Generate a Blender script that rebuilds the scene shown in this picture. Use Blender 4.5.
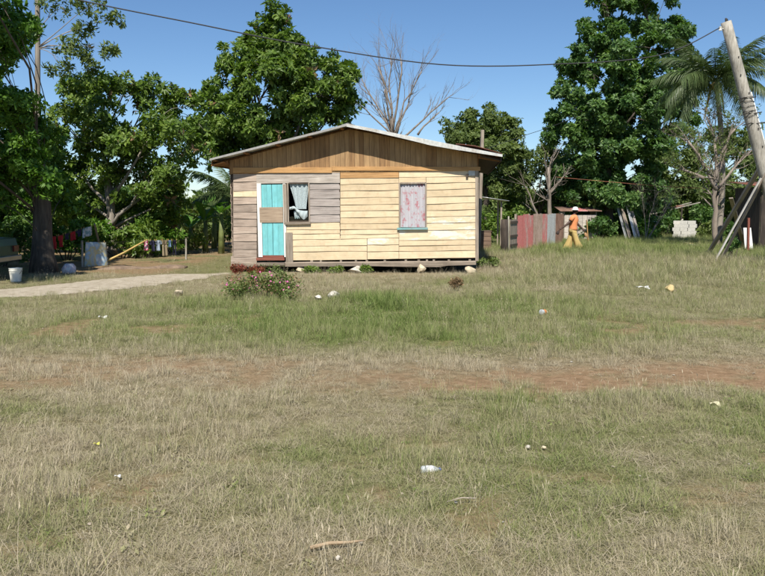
import bpy, bmesh, math, random
import numpy as np
from mathutils import Vector, Matrix, Euler

for o in list(bpy.data.objects):
    bpy.data.objects.remove(o, do_unlink=True)
scene = bpy.context.scene
COL = scene.collection
R = math.radians
random.seed(11)
rng = np.random.default_rng(7)

# ------------------------------------------------------------------ camera
FPX, CX, CY, CAMH = 830.0, 382.5, 288.0, 1.67
PITCH = math.atan((288 - 208) / FPX)
cam = bpy.data.cameras.new('camera')
cam.sensor_fit = 'HORIZONTAL'; cam.sensor_width = 36.0
cam.lens = 36.0 * FPX / 765.0
cam.clip_start = 0.05; cam.clip_end = 3000
camo = bpy.data.objects.new('camera', cam); COL.objects.link(camo)
camo.location = (0, 0, CAMH); camo.rotation_euler = (math.pi / 2 - PITCH, 0, 0)
scene.camera = camo

# ------------------------------------------------------------------ sky, sun, exposure
SUN_EL, SUN_AZ = R(50.0), R(183.0)      # azimuth clockwise from +Y: behind the viewer, a touch left
world = bpy.data.worlds.new('World'); scene.world = world; world.use_nodes = True
wn = world.node_tree; wn.nodes.clear()
sky = wn.nodes.new('ShaderNodeTexSky'); sky.sky_type = 'NISHITA'; sky.sun_disc = False
sky.sun_elevation = SUN_EL; sky.sun_rotation = SUN_AZ
sky.altitude = 1500; sky.air_density = 1.0; sky.dust_density = 0.25; sky.ozone_density = 4.5
bg = wn.nodes.new('ShaderNodeBackground'); bg.inputs['Strength'].default_value = 0.078
hs = wn.nodes.new('ShaderNodeHueSaturation'); hs.inputs['Saturation'].default_value = 1.08
wo = wn.nodes.new('ShaderNodeOutputWorld')
wn.links.new(sky.outputs[0], hs.inputs['Color']); wn.links.new(hs.outputs[0], bg.inputs['Color'])
wn.links.new(bg.outputs[0], wo.inputs['Surface'])
sun = bpy.data.lights.new('sun', 'SUN'); sun.energy = 4.2; sun.angle = R(0.53); sun.color = (1.0, 0.95, 0.86)
suno = bpy.data.objects.new('sun', sun); COL.objects.link(suno)
sd = Vector((math.sin(SUN_AZ) * math.cos(SUN_EL), math.cos(SUN_AZ) * math.cos(SUN_EL), math.sin(SUN_EL)))
suno.rotation_euler = sd.to_track_quat('Z', 'Y').to_euler(); suno.location = sd * 40
vs = scene.view_settings
vs.view_transform = 'Standard'; vs.look = 'None'; vs.gamma = 1.0; vs.exposure = 0.56; vs.use_curve_mapping = False
scene.render.resolution_x = 1024; scene.render.resolution_y = 771
scene.render.engine = 'CYCLES'
scene.cycles.max_bounces = 4; scene.cycles.diffuse_bounces = 3; scene.cycles.glossy_bounces = 2; scene.cycles.transparent_max_bounces = 8
scene.cycles.caustics_reflective = False; scene.cycles.caustics_refractive = False

# ------------------------------------------------------------------ helpers
def ray(px, py):
    x = (px - CX) / FPX; v = (CY - py) / FPX
    return Vector((x, math.cos(PITCH) + v * math.sin(PITCH), -math.sin(PITCH) + v * math.cos(PITCH)))
def P(px, py, Y):
    d = ray(px, py); return Vector((0, 0, CAMH)) + d * (Y / d.y)
def GY(py):
    d = ray(CX, py); return d.y * CAMH / -d.z
def G(px, py, z=0.0):
    d = ray(px, py); t = (CAMH - z) / -d.z
    return Vector((d.x * t, d.y * t, z))

def _hash(ix, iy, s):
    h = (ix.astype(np.int64) * 374761393 + iy.astype(np.int64) * 668265263 + s * 1442695041) & 0xFFFFFFFF
    h = ((h ^ (h >> 13)) * 1274126177) & 0xFFFFFFFF
    return ((h ^ (h >> 16)) & 0xFFFF) / 65535.0
def vnoise(x, y, s=0):
    ix = np.floor(x); iy = np.floor(y); fx = x - ix; fy = y - iy
    fx = fx * fx * (3 - 2 * fx); fy = fy * fy * (3 - 2 * fy)
    a = _hash(ix, iy, s); b = _hash(ix + 1, iy, s); c = _hash(ix, iy + 1, s); d = _hash(ix + 1, iy + 1, s)
    return (a * (1 - fx) + b * fx) * (1 - fy) + (c * (1 - fx) + d * fx) * fy
def fbm(x, y, s=0, o=4):
    t = 0; a = 0.5; n = 0
    for k in range(o):
        t = t + a * vnoise(x * 2 ** k, y * 2 ** k, s + k * 17); n += a; a *= 0.5
    return t / n
def sstep(a, b, x):
    t = np.clip((x - a) / (b - a), 0, 1); return t * t * (3 - 2 * t)

def link(o, parent=None):
    COL.objects.link(o)
    if parent is not None: o.parent = parent
    return o
def tag(o, label=None, cat=None, group=None, kind=None):
    if label: o['label'] = label
    if cat: o['category'] = cat
    if group: o['group'] = group
    if kind: o['kind'] = kind
    return o
def empty(name, loc=(0, 0, 0), rz=0.0):
    o = bpy.data.objects.new(name, None); o.empty_display_size = 0.2
    o.location = loc; o.rotation_euler = (0, 0, rz); return link(o)

class MB:
    """collects verts / faces, builds one mesh object"""
    def __init__(s): s.v = []; s.f = []
    def add(s, vs, fs):
        b = len(s.v); s.v += [tuple(q) for q in vs]; s.f += [tuple(i + b for i in f) for f in fs]; return s
    def box(s, c, size, rot=None, taper=1.0):
        hx, hy, hz = [q / 2 for q in size]; M = rot if rot is not None else Matrix.Identity(3)
        c = Vector(c); vs = []
        for z in (-hz, hz):
            k = 1.0 if z < 0 else taper
            for x, y in ((-hx, -hy), (hx, -hy), (hx, hy), (-hx, hy)):
                vs.append(c + M @ Vector((x * k, y * k, z)))
        return s.add(vs, [(3, 2, 1, 0), (4, 5, 6, 7), (0, 1, 5, 4), (1, 2, 6, 5), (2, 3, 7, 6), (3, 0, 4, 7)])
    def box2(s, a, b):
        return s.box([(a[i] + b[i]) / 2 for i in range(3)], [abs(b[i] - a[i]) for i in range(3)])
    def bar(s, a, b, w, h, roll=0.0):
        a = Vector(a); b = Vector(b); d = (b - a); L = d.length
        q = d.to_track_quat('X', 'Z').to_matrix() @ Matrix.Rotation(roll, 3, 'X')
        return s.box((a + b) / 2, (L, w, h), q)
    def tube(s, pts, rad, n=6, cap=True):
        pts = [Vector(p) for p in pts]
        if not hasattr(rad, '__len__'): rad = [rad] * len(pts)
        b = len(s.v); prev = None
        for i, p in enumerate(pts):
            d = (pts[min(i + 1, len(pts) - 1)] - pts[max(i - 1, 0)])
            if d.length < 1e-9: d = Vector((0, 0, 1))
            d.normalize()
            if prev is None:
                u = d.orthogonal().normalized()
            else:
                u = (prev - d * prev.dot(d))
                u = u.normalized() if u.length > 1e-6 else d.orthogonal().normalized()
            prev = u; w = d.cross(u)
            for k in range(n):
                a = 2 * math.pi * k / n
                s.v.append(tuple(p + (u * math.cos(a) + w * math.sin(a)) * rad[i]))
        for i in range(len(pts) - 1):
            for k in range(n):
                k2 = (k + 1) % n
                s.f.append((b + i * n + k, b + i * n + k2, b + (i + 1) * n + k2, b + (i + 1) * n + k))
        if cap:
            s.f.append(tuple(b + k for k in reversed(range(n))))
            e = b + (len(pts) - 1) * n; s.f.append(tuple(e + k for k in range(n)))
        return s
    def loft(s, rings, cap=True):
        """rings: list of lists of points, same count, closed"""
        b = len(s.v); n = len(rings[0])
        for r_ in rings: s.v += [tuple(q) for q in r_]
        for i in range(len(rings) - 1):
            for k in range(n):
                k2 = (k + 1) % n
                s.f.append((b + i * n + k, b + i * n + k2, b + (i + 1) * n + k2, b + (i + 1) * n + k))
        if cap:
            s.f.append(tuple(b + k for k in reversed(range(n))))
            e = b + (len(rings) - 1) * n; s.f.append(tuple(e + k for k in range(n)))
        return s
    def grid(s, fn, nu, nv):
        b = len(s.v)
        for j in range(nv + 1):
            for i in range(nu + 1): s.v.append(tuple(fn(i / nu, j / nv)))
        for j in range(nv):
            for i in range(nu):
                a = b + j * (nu + 1) + i
                s.f.append((a, a + 1, a + nu + 2, a + nu + 1))
        return s
    def mesh(s, name, smooth=False):
        me = bpy.data.meshes.new(name); me.from_pydata(s.v, [], s.f); me.update()
        if smooth: me.polygons.foreach_set('use_smooth', [True] * len(me.polygons))
        return me
    def build(s, name, mat, parent=None, smooth=False, loc=None, bevel=0.0, solid=0.0, rot=None):
        me = s.mesh(name, smooth); me.materials.append(mat)
        o = bpy.data.objects.new(name, me)
        if loc is not None: o.location = loc
        if rot is not None: o.rotation_euler = rot
        link(o, parent)
        if solid:
            m = o.modifiers.new('thickness', 'SOLIDIFY'); m.thickness = solid; m.offset = 0
        if bevel:
            m = o.modifiers.new('bevel', 'BEVEL'); m.width = bevel; m.segments = 2; m.limit_method = 'ANGLE'
        return o
def ell(c, rx, ry, n=12, z=None, rz=0.0, axis='Z'):
    out = []
    for k in range(n):
        a = 2 * math.pi * k / n; x = rx * math.cos(a); y = ry * math.sin(a)
        out.append((c[0] + x * math.cos(rz) - y * math.sin(rz), c[1] + x * math.sin(rz) + y * math.cos(rz), c[2]))
    return out
def np_mesh(name, V, F, mat, parent=None, attrs=None, smooth=False):
    """V (n,3) F (m,3 or 4) arrays -> object"""
    me = bpy.data.meshes.new(name); k = F.shape[1]
    me.vertices.add(len(V)); me.vertices.foreach_set('co', np.ascontiguousarray(V, dtype=np.float32).ravel())
    me.loops.add(F.size); me.loops.foreach_set('vertex_index', np.ascontiguousarray(F, dtype=np.int32).ravel())
    me.polygons.add(len(F)); me.polygons.foreach_set('loop_start', np.arange(0, F.size, k, dtype=np.int32))
    try: me.polygons.foreach_set('loop_total', np.full(len(F), k, dtype=np.int32))
    except Exception: pass
    if attrs:
        for an, arr in attrs.items():
            a = me.attributes.new(an, 'FLOAT', 'POINT'); a.data.foreach_set('value', np.ascontiguousarray(arr, dtype=np.float32))
    me.update(calc_edges=True); me.validate()
    if smooth: me.polygons.foreach_set('use_smooth', np.ones(len(F), dtype=bool))
    if mat: me.materials.append(mat)
    o = bpy.data.objects.new(name, me)
    return link(o, parent)

# ------------------------------------------------------------------ materials
def new_mat(name):
    m = bpy.data.materials.new(name); m.use_nodes = True; nt = m.node_tree; nt.nodes.clear()
    out = nt.nodes.new('ShaderNodeOutputMaterial'); b = nt.nodes.new('ShaderNodeBsdfPrincipled')
    nt.links.new(b.outputs[0], out.inputs['Surface']); return m, nt, b, out
def ramp(nt, stops, interp='LINEAR'):
    n = nt.nodes.new('ShaderNodeValToRGB'); n.color_ramp.interpolation = interp
    while len(n.color_ramp.elements) < len(stops): n.color_ramp.elements.new(0.5)
    for e, (p, c) in zip(n.color_ramp.elements, stops): e.position = p; e.color = (*c, 1)
    return n
def noise(nt, scale, vec=None, detail=5, rough=0.6):
    n = nt.nodes.new('ShaderNodeTexNoise'); n.inputs['Scale'].default_value = scale
    n.inputs['Detail'].default_value = detail; n.inputs['Roughness'].default_value = rough
    if vec is not None: nt.links.new(vec, n.inputs['Vector'])
    return n
def coords(nt, scale=(1, 1, 1), rand=True, kind='Object'):
    tc = nt.nodes.new('ShaderNodeTexCoord'); mp = nt.nodes.new('ShaderNodeMapping')
    mp.inputs['Scale'].default_value = scale; nt.links.new(tc.outputs[kind], mp.inputs['Vector'])
    if rand:
        oi = nt.nodes.new('ShaderNodeObjectInfo'); ml = nt.nodes.new('ShaderNodeVectorMath'); ml.operation = 'SCALE'
        ml.inputs[0].default_value = (37.0, 19.0, 53.0); nt.links.new(oi.outputs['Random'], ml.inputs['Scale'])
        nt.links.new(ml.outputs[0], mp.inputs['Location'])
    return mp.outputs[0]
def mixc(nt, fac, a, b, mode='MIX'):
    n = nt.nodes.new('ShaderNodeMix'); n.data_type = 'RGBA'; n.blend_type = mode
    if hasattr(fac, 'links') or hasattr(fac, 'is_linked'): nt.links.new(fac, n.inputs[0])
    else: n.inputs[0].default_value = fac
    for s, q in ((a, 6), (b, 7)):
        if hasattr(s, 'is_linked'): nt.links.new(s, n.inputs[q])
        else: n.inputs[q].default_value = (*s, 1)
    return n.outputs[2]
def bump(nt, b, h, strength=0.4, dist=0.01):
    n = nt.nodes.new('ShaderNodeBump'); n.inputs['Strength'].default_value = strength; n.inputs['Distance'].default_value = dist
    nt.links.new(h, n.inputs['Height']); nt.links.new(n.outputs[0], b.inputs['Normal'])

def wood(name, dark, mid, light, axis='X', rough=0.8, var=0.25, gscale=1.0):
    m, nt, b, out = new_mat(name)
    sc = {'X': (1.2, 14, 22), 'Z': (14, 14, 1.2), 'Y': (14, 1.2, 14)}[axis]
    v = coords(nt, tuple(q * gscale for q in sc))
    n = noise(nt, 1.6, v, 6, 0.65)
    r = ramp(nt, [(0.28, dark), (0.5, mid), (0.74, light)]); nt.links.new(n.outputs['Fac'], r.inputs[0])
    n2 = noise(nt, 2.2, coords(nt), 4)
    r2 = ramp(nt, [(0.3, (1 - var,) * 3), (0.7, (1 + var * 0.4,) * 3)]); nt.links.new(n2.outputs['Fac'], r2.inputs[0])
    c = mixc(nt, 1.0, r.outputs[0], r2.outputs[0], 'MULTIPLY')
    oi = nt.nodes.new('ShaderNodeObjectInfo')
    r3 = ramp(nt, [(0.0, (1 - var,) * 3), (1.0, (1.0 + var * 0.3, 1.0 + var * 0.25, 1.0 + var * 0.2))]); nt.links.new(oi.outputs['Random'], r3.inputs[0])
    c = mixc(nt, 1.0, c, r3.outputs[0], 'MULTIPLY')
    nt.links.new(c, b.inputs['Base Color']); b.inputs['Roughness'].default_value = rough
    bump(nt, b, n.outputs['Fac'], 0.5, 0.004)
    return m
def painted(name, paint, under, wear=0.40, axis='X', rough=0.6, tint=0.08, chalk=None):
    m, nt, b, out = new_mat(name)
    v = coords(nt, {'X': (1.0, 6, 9), 'Z': (7, 7, 1.0)}[axis])
    n = noise(nt, 2.6, v, 8, 0.7)
    r = ramp(nt, [(wear - 0.03, (1, 1, 1)), (wear + 0.03, (0, 0, 0))]); nt.links.new(n.outputs['Fac'], r.inputs[0])
    n2 = noise(nt, 3.0, coords(nt), 4)
    p2 = tuple(min(1, q * (1 + tint)) for q in paint); p1 = tuple(q * (1 - 2 * tint) for q in paint)
    r2 = ramp(nt, [(0.3, p1), (0.7, p2)]); nt.links.new(n2.outputs['Fac'], r2.inputs[0])
    c = r2.outputs[0]
    if chalk:
        n3 = noise(nt, 1.1, coords(nt, (1, 3, 3)), 5, 0.7)
        r4 = ramp(nt, [(0.52, (0, 0, 0)), (0.57, (1, 1, 1))]); nt.links.new(n3.outputs['Fac'], r4.inputs[0])
        c = mixc(nt, r4.outputs[0], c, chalk)
    oi = nt.nodes.new('ShaderNodeObjectInfo')
    r3 = ramp(nt, [(0.0, (1 - tint * 1.6, 1 - tint * 1.9, 1 - tint * 2.4)), (1.0, (1.04, 1.04, 1.04))]); nt.links.new(oi.outputs['Random'], r3.inputs[0])
    c = mixc(nt, 1.0, c, r3.outputs[0], 'MULTIPLY')
    c = mixc(nt, r.outputs[0], c, under)
    nt.links.new(c, b.inputs['Base Color']); b.inputs['Roughness'].default_value = rough
    g = noise(nt, 2.0, coords(nt, {'X': (1.2, 14, 22), 'Z': (14, 14, 1.2)}[axis]), 5)
    st = noise(nt, 3.0, coords(nt, (2.2, 2.2, 1.4)), 6, 0.7); rs = ramp(nt, [(0.28, (0.84, 0.81, 0.76)), (0.48, (1, 1, 1))]); nt.links.new(st.outputs['Fac'], rs.inputs[0])
    gr_ = ramp(nt, [(0.28, (0.86, 0.84, 0.80)), (0.55, (1.02, 1.02, 1.02))]); nt.links.new(g.outputs['Fac'], gr_.inputs[0])
    c = mixc(nt, 1.0, mixc(nt, 1.0, c, rs.outputs[0], 'MULTIPLY'), gr_.outputs[0], 'MULTIPLY'); nt.links.new(c, b.inputs['Base Color'])
    bump(nt, b, g.outputs['Fac'], 0.35, 0.004)
    return m
def plain(name, col, rough=0.7, var=0.15, scale=8.0, metal=0.0, spec=0.5, bmp=0.2):
    m, nt, b, out = new_mat(name)
    n = noise(nt, scale, coords(nt), 5)
    r = ramp(nt, [(0.3, tuple(q * (1 - var) for q in col)), (0.7, tuple(min(1, q * (1 + var)) for q in col))])
    nt.links.new(n.outputs['Fac'], r.inputs[0]); nt.links.new(r.outputs[0], b.inputs['Base Color'])
    b.inputs['Roughness'].default_value = rough; b.inputs['Metallic'].default_value = metal
    b.inputs['Specular IOR Level'].default_value = spec
    if bmp: bump(nt, b, n.outputs['Fac'], bmp, 0.01)
    return m
def zinc(name, base, rust, amount=0.5, rough=0.45, metal=0.5):
    m, nt, b, out = new_mat(name)
    n = noise(nt, 1.7, coords(nt, (1, 1, 0.5)), 7, 0.7)
    r = ramp(nt, [(amount - 0.07, rust), (amount + 0.05, base)]); nt.links.new(n.outputs['Fac'], r.inputs[0])
    n2 = noise(nt, 14, coords(nt), 4); r2 = ramp(nt, [(0.3, (0.75,) * 3), (0.7, (1.08,) * 3)]); nt.links.new(n2.outputs['Fac'], r2.inputs[0])
    nt.links.new(mixc(nt, 1.0, r.outputs[0], r2.outputs[0], 'MULTIPLY'), b.inputs['Base Color'])
    b.inputs['Roughness'].default_value = rough; b.inputs['Metallic'].default_value = metal
    return m
def leafmat(name, dark, mid, light, trans=0.30, rough=0.45, spec=0.35):
    m, nt, b, out = new_mat(name)
    a = nt.nodes.new('ShaderNodeAttribute'); a.attribute_name = 'tint'
    r = ramp(nt, [(0.0, dark), (0.5, mid), (1.0, light)]); nt.links.new(a.outputs['Fac'], r.inputs[0])
    nt.links.new(r.outputs[0], b.inputs['Base Color']); b.inputs['Roughness'].default_value = rough
    b.inputs['Specular IOR Level'].default_value = spec
    t = nt.nodes.new('ShaderNodeBsdfTranslucent')
    nt.links.new(mixc(nt, 1.0, r.outputs[0], (1.5, 1.7, 0.6), 'MULTIPLY'), t.inputs['Color'])
    mx = nt.nodes.new('ShaderNodeMixShader'); mx.inputs[0].default_value = trans
    nt.links.new(b.outputs[0], mx.inputs[1]); nt.links.new(t.outputs[0], mx.inputs[2]); nt.links.new(mx.outputs[0], out.inputs['Surface'])
    return m
def cloth(name, cols, scale=9.0, trans=0.15, rough=0.9, interp='CONSTANT'):
    m, nt, b, out = new_mat(name)
    n = noise(nt, scale, coords(nt), 2, 0.4)
    k = len(cols); r = ramp(nt, [(0.32 + 0.36 * i / max(1, k - 1) if i else 0.0, c) for i, c in enumerate(cols)], interp)
    nt.links.new(n.outputs['Fac'], r.inputs[0]); nt.links.new(r.outputs[0], b.inputs['Base Color']); b.inputs['Roughness'].default_value = rough
    t = nt.nodes.new('ShaderNodeBsdfTranslucent'); nt.links.new(r.outputs[0], t.inputs['Color'])
    mx = nt.nodes.new('ShaderNodeMixShader'); mx.inputs[0].default_value = trans
    nt.links.new(b.outputs[0], mx.inputs[1]); nt.links.new(t.outputs[0], mx.inputs[2]); nt.links.new(mx.outputs[0], out.inputs['Surface'])
    return m

M = {}
M['cream'] = painted('cream_paint', (0.70, 0.56, 0.365), (0.44, 0.38, 0.30), 0.34, 'X', 0.65, 0.07)
M['cream_chalk'] = painted('cream_paint_chalky', (0.70, 0.565, 0.375), (0.44, 0.38, 0.30), 0.35, 'X', 0.65, 0.05, chalk=(0.74, 0.69, 0.58))
M['grey'] = wood('weathered_board', (0.26, 0.195, 0.15), (0.44, 0.345, 0.275), (0.57, 0.47, 0.385), 'X', 0.85, 0.24)
M['grey2'] = wood('silvery_board', (0.23, 0.195, 0.175), (0.40, 0.345, 0.31), (0.52, 0.465, 0.42), 'X', 0.85, 0.16)
M['greyz'] = wood('weathered_upright', (0.20, 0.16, 0.12), (0.34, 0.28, 0.22), (0.46, 0.39, 0.31), 'Z', 0.85, 0.2)
M['header'] = wood('whitewashed_board', (0.30, 0.25, 0.21), (0.54, 0.47, 0.40), (0.74, 0.68, 0.61), 'X', 0.85, 0.2)
M['gable'] = wood('brown_gable_board', (0.27, 0.16, 0.072), (0.40, 0.245, 0.112), (0.50, 0.315, 0.15), 'Z', 0.75, 0.14)
M['orange'] = wood('fresh_lumber', (0.36, 0.19, 0.07), (0.52, 0.29, 0.11), (0.62, 0.37, 0.16), 'X', 0.75, 0.16)
M['sill'] = wood('old_sill_timber', (0.14, 0.11, 0.085), (0.27, 0.22, 0.17), (0.40, 0.33, 0.26), 'X', 0.9, 0.25)
M['soffit'] = wood('rafter_timber', (0.20, 0.09, 0.035), (0.34, 0.16, 0.06), (0.44, 0.22, 0.085), 'Y', 0.8, 0.2)
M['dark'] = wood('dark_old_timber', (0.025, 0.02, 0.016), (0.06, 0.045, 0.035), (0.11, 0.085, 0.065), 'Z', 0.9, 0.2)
M['darkx'] = wood('dark_inner_timber', (0.04, 0.03, 0.022), (0.085, 0.062, 0.045), (0.14, 0.1, 0.075), 'X', 0.9, 0.2)
M['cyan'] = painted('turquoise_paint', (0.20, 0.58, 0.62), (0.36, 0.46, 0.44), 0.33, 'Z', 0.55, 0.06)
M['cyanx'] = painted('turquoise_sill_paint', (0.22, 0.44, 0.45), (0.34, 0.36, 0.33), 0.42, 'X', 0.55, 0.06)
M['white'] = painted('white_trim_paint', (0.82, 0.82, 0.78), (0.45, 0.40, 0.34), 0.33, 'Z', 0.6, 0.03)
M['patch'] = wood('patch_board', (0.21, 0.15, 0.10), (0.36, 0.27, 0.19), (0.46, 0.36, 0.26), 'X', 0.85, 0.15)
M['redstep'] = wood('red_brown_step', (0.12, 0.035, 0.025), (0.24, 0.075, 0.05), (0.34, 0.13, 0.09), 'X', 0.85, 0.2)
M['zinc'] = zinc('pale_zinc', (0.62, 0.63, 0.62), (0.42, 0.33, 0.26), 0.36, 0.4, 0.35)
M['zincgrey'] = zinc('grey_sheet_edge', (0.36, 0.35, 0.33), (0.34, 0.29, 0.24), 0.42, 0.6, 0.1)
M['zincedge'] = zinc('white_sheet_edge', (0.60, 0.60, 0.565), (0.46, 0.41, 0.34), 0.42, 0.6, 0.1)
M['rust'] = zinc('rusty_zinc', (0.34, 0.20, 0.15), (0.24, 0.085, 0.05), 0.55, 0.7, 0.1)
M['stone'] = plain('pale_limestone', (0.56, 0.47, 0.33), 0.9, 0.35, 7, bmp=0.6)
M['stone_w'] = plain('white_limestone', (0.52, 0.48, 0.41), 0.9, 0.5, 11, bmp=0.8)
M['stone_y'] = plain('yellow_limestone', (0.66, 0.50, 0.24), 0.9, 0.25, 6, bmp=0.6)
M['pebble'] = plain('pebble', (0.40, 0.34, 0.26), 0.9, 0.4, 15, bmp=0.4)
M['bark'] = wood('grey_brown_bark', (0.035, 0.028, 0.022), (0.09, 0.073, 0.056), (0.17, 0.14, 0.11), 'Z', 0.95, 0.2, 0.45)
M['bark_pale'] = wood('pale_grey_bark', (0.17, 0.145, 0.115), (0.31, 0.27, 0.22), (0.44, 0.39, 0.32), 'Z', 0.9, 0.2, 0.5)
M['bark_bare'] = wood('bare_tree_bark', (0.15, 0.12, 0.095), (0.26, 0.215, 0.175), (0.38, 0.325, 0.27), 'Z', 0.9, 0.2, 0.6)
M['pole'] = wood('weathered_pole', (0.17, 0.15, 0.12), (0.42, 0.39, 0.33), (0.58, 0.55, 0.48), 'Z', 0.85, 0.35, 1.1)
M['leaf_deep'] = leafmat('deep_green_leaves', (0.038, 0.082, 0.024), (0.090, 0.178, 0.046), (0.20, 0.30, 0.082))
M['leaf_mid'] = leafmat('mid_green_leaves', (0.052, 0.094, 0.015), (0.125, 0.205, 0.034), (0.25, 0.325, 0.065))
M['leaf_bright'] = leafmat('bright_green_leaves', (0.042, 0.098, 0.012), (0.095, 0.20, 0.024), (0.18, 0.31, 0.045))
M['leaf_olive'] = leafmat('olive_green_leaves', (0.06, 0.092, 0.028), (0.125, 0.175, 0.05), (0.21, 0.26, 0.08), rough=0.6, spec=0.25)
M['leaf_pale'] = leafmat('pale_green_leaves', (0.08, 0.115, 0.034), (0.145, 0.20, 0.058), (0.24, 0.28, 0.10), rough=0.55, spec=0.3)
M['leaf_dry'] = leafmat('dry_leaves', (0.13, 0.08, 0.04), (0.24, 0.16, 0.09), (0.36, 0.26, 0.15), 0.15, 0.9, 0.1)
M['frond'] = leafmat('palm_frond', (0.042, 0.07, 0.026), (0.082, 0.122, 0.044), (0.17, 0.20, 0.075), 0.25, 0.45, 0.35)
M['banana'] = leafmat('banana_leaf', (0.05, 0.12, 0.02), (0.08, 0.18, 0.03), (0.13, 0.26, 0.05), 0.35, 0.35)
M['coconut'] = plain('coconut_husk', (0.42, 0.27, 0.07), 0.6, 0.3, 6)
M['lime'] = plain('pink_flower', (0.62, 0.14, 0.36), 0.7, 0.25, 20, bmp=0)
M['wire'] = plain('black_wire', (0.03, 0.03, 0.032), 0.6, 0.1, 4, bmp=0)
M['rustwire'] = plain('rusty_wire', (0.33, 0.12, 0.07), 0.8, 0.2, 4, bmp=0)
M['black'] = plain('black_rubber', (0.02, 0.02, 0.02), 0.7, 0.2, 6, bmp=0)
M['iron'] = plain('dark_iron', (0.05, 0.045, 0.04), 0.6, 0.3, 9, metal=0.5)
M['bucket'] = plain('white_plastic', (0.74, 0.72, 0.64), 0.45, 0.1, 5, bmp=0.05)
M['block'] = plain('concrete_block', (0.56, 0.54, 0.49), 0.95, 0.15, 18, bmp=0.4)
M['skin'] = plain('brown_skin', (0.075, 0.040, 0.026), 0.5, 0.12, 12, bmp=0.05)
M['hair'] = plain('dark_hair', (0.012, 0.010, 0.009), 0.8, 0.2, 30, bmp=0.3)
M['orange_top'] = cloth('orange_cloth', [(0.80, 0.30, 0.12), (0.84, 0.34, 0.15)], 6, 0.1)
M['skirt'] = cloth('khaki_cloth', [(0.55, 0.40, 0.15), (0.62, 0.46, 0.19)], 7, 0.12)
M['hat'] = cloth('white_hat_cloth', [(0.66, 0.65, 0.60), (0.74, 0.73, 0.68)], 7, 0.05)
M['tanbag'] = cloth('tan_bag_cloth', [(0.42, 0.24, 0.12), (0.5, 0.3, 0.16)], 7, 0.05)
M['darkbag'] = cloth('dark_bag_cloth', [(0.05, 0.035, 0.03), (0.08, 0.055, 0.045)], 7, 0.05)
M['car'] = plain('dark_green_paint', (0.022, 0.055, 0.030), 0.3, 0.12, 3, bmp=0)
M['carred'] = plain('red_lamp', (0.10, 0.012, 0.01), 0.25, 0.1, 3, bmp=0)
M['chrome'] = plain('dull_chrome', (0.45, 0.45, 0.45), 0.3, 0.1, 3, metal=0.9, bmp=0)
M['bamboo'] = plain('bamboo', (0.52, 0.36, 0.12), 0.6, 0.25, 3, bmp=0.1)
M['paper'] = plain('white_paper', (0.80, 0.80, 0.78), 0.8, 0.05, 9)
M['bluelabel'] = plain('blue_label', (0.05, 0.12, 0.42), 0.5, 0.1, 9, bmp=0)
M['orangelabel'] = plain('orange_label', (0.72, 0.25, 0.06), 0.5, 0.1, 9, bmp=0)
M['bluebarrel'] = plain('blue_plastic', (0.12, 0.25, 0.48), 0.5, 0.15, 4, bmp=0.05)
M['brownbox'] = wood('brown_crate_wood', (0.13, 0.08, 0.055), (0.22, 0.145, 0.10), (0.30, 0.21, 0.15), 'X', 0.85, 0.2)

def glassmat():
    m, nt, b, out = new_mat('window_glass')
    t = nt.nodes.new('ShaderNodeBsdfTransparent'); t.inputs['Color'].default_value = (0.86, 0.92, 0.92, 1)
    g = nt.nodes.new('ShaderNodeBsdfGlossy'); g.inputs['Roughness'].default_value = 0.05
    f = nt.nodes.new('ShaderNodeFresnel'); f.inputs['IOR'].default_value = 1.6
    mx = nt.nodes.new('ShaderNodeMixShader'); nt.links.new(f.outputs[0], mx.inputs[0])
    nt.links.new(t.outputs[0], mx.inputs[1]); nt.links.new(g.outputs[0], mx.inputs[2]); nt.links.new(mx.outputs[0], out.inputs['Surface'])
    return m
M['glass'] = glassmat()
def plastic_clear():
    m, nt, b, out = new_mat('clear_plastic')
    b.inputs['Base Color'].default_value = (0.75, 0.80, 0.84, 1); b.inputs['Roughness'].default_value = 0.15
    t = nt.nodes.new('ShaderNodeBsdfTransparent'); mx = nt.nodes.new('ShaderNodeMixShader'); mx.inputs[0].default_value = 0.45
    nt.links.new(b.outputs[0], mx.inputs[1]); nt.links.new(t.outputs[0], mx.inputs[2]); nt.links.new(mx.outputs[0], out.inputs['Surface'])
    return m
M['clear'] = plastic_clear()
def lacemat():
    m, nt, b, out = new_mat('lace_curtain')
    b.inputs['Base Color'].default_value = (0.48, 0.56, 0.57, 1); b.inputs['Roughness'].default_value = 0.9
    n = noise(nt, 48, coords(nt), 3, 0.5); r = ramp(nt, [(0.30, (0, 0, 0)), (0.6, (1, 1, 1))]); nt.links.new(n.outputs['Fac'], r.inputs[0])
    tr = nt.nodes.new('ShaderNodeBsdfTransparent'); mx = nt.nodes.new('ShaderNodeMixShader')
    mr = nt.nodes.new('ShaderNodeMapRange'); mr.inputs['To Min'].default_value = 0.55; mr.inputs['To Max'].default_value = 0.95
    nt.links.new(r.outputs[0], mr.inputs[0]); nt.links.new(mr.outputs[0], mx.inputs[0])
    nt.links.new(tr.outputs[0], mx.inputs[1]); nt.links.new(b.outputs[0], mx.inputs[2]); nt.links.new(mx.outputs[0], out.inputs['Surface'])
    return m
M['lace'] = lacemat()
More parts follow.
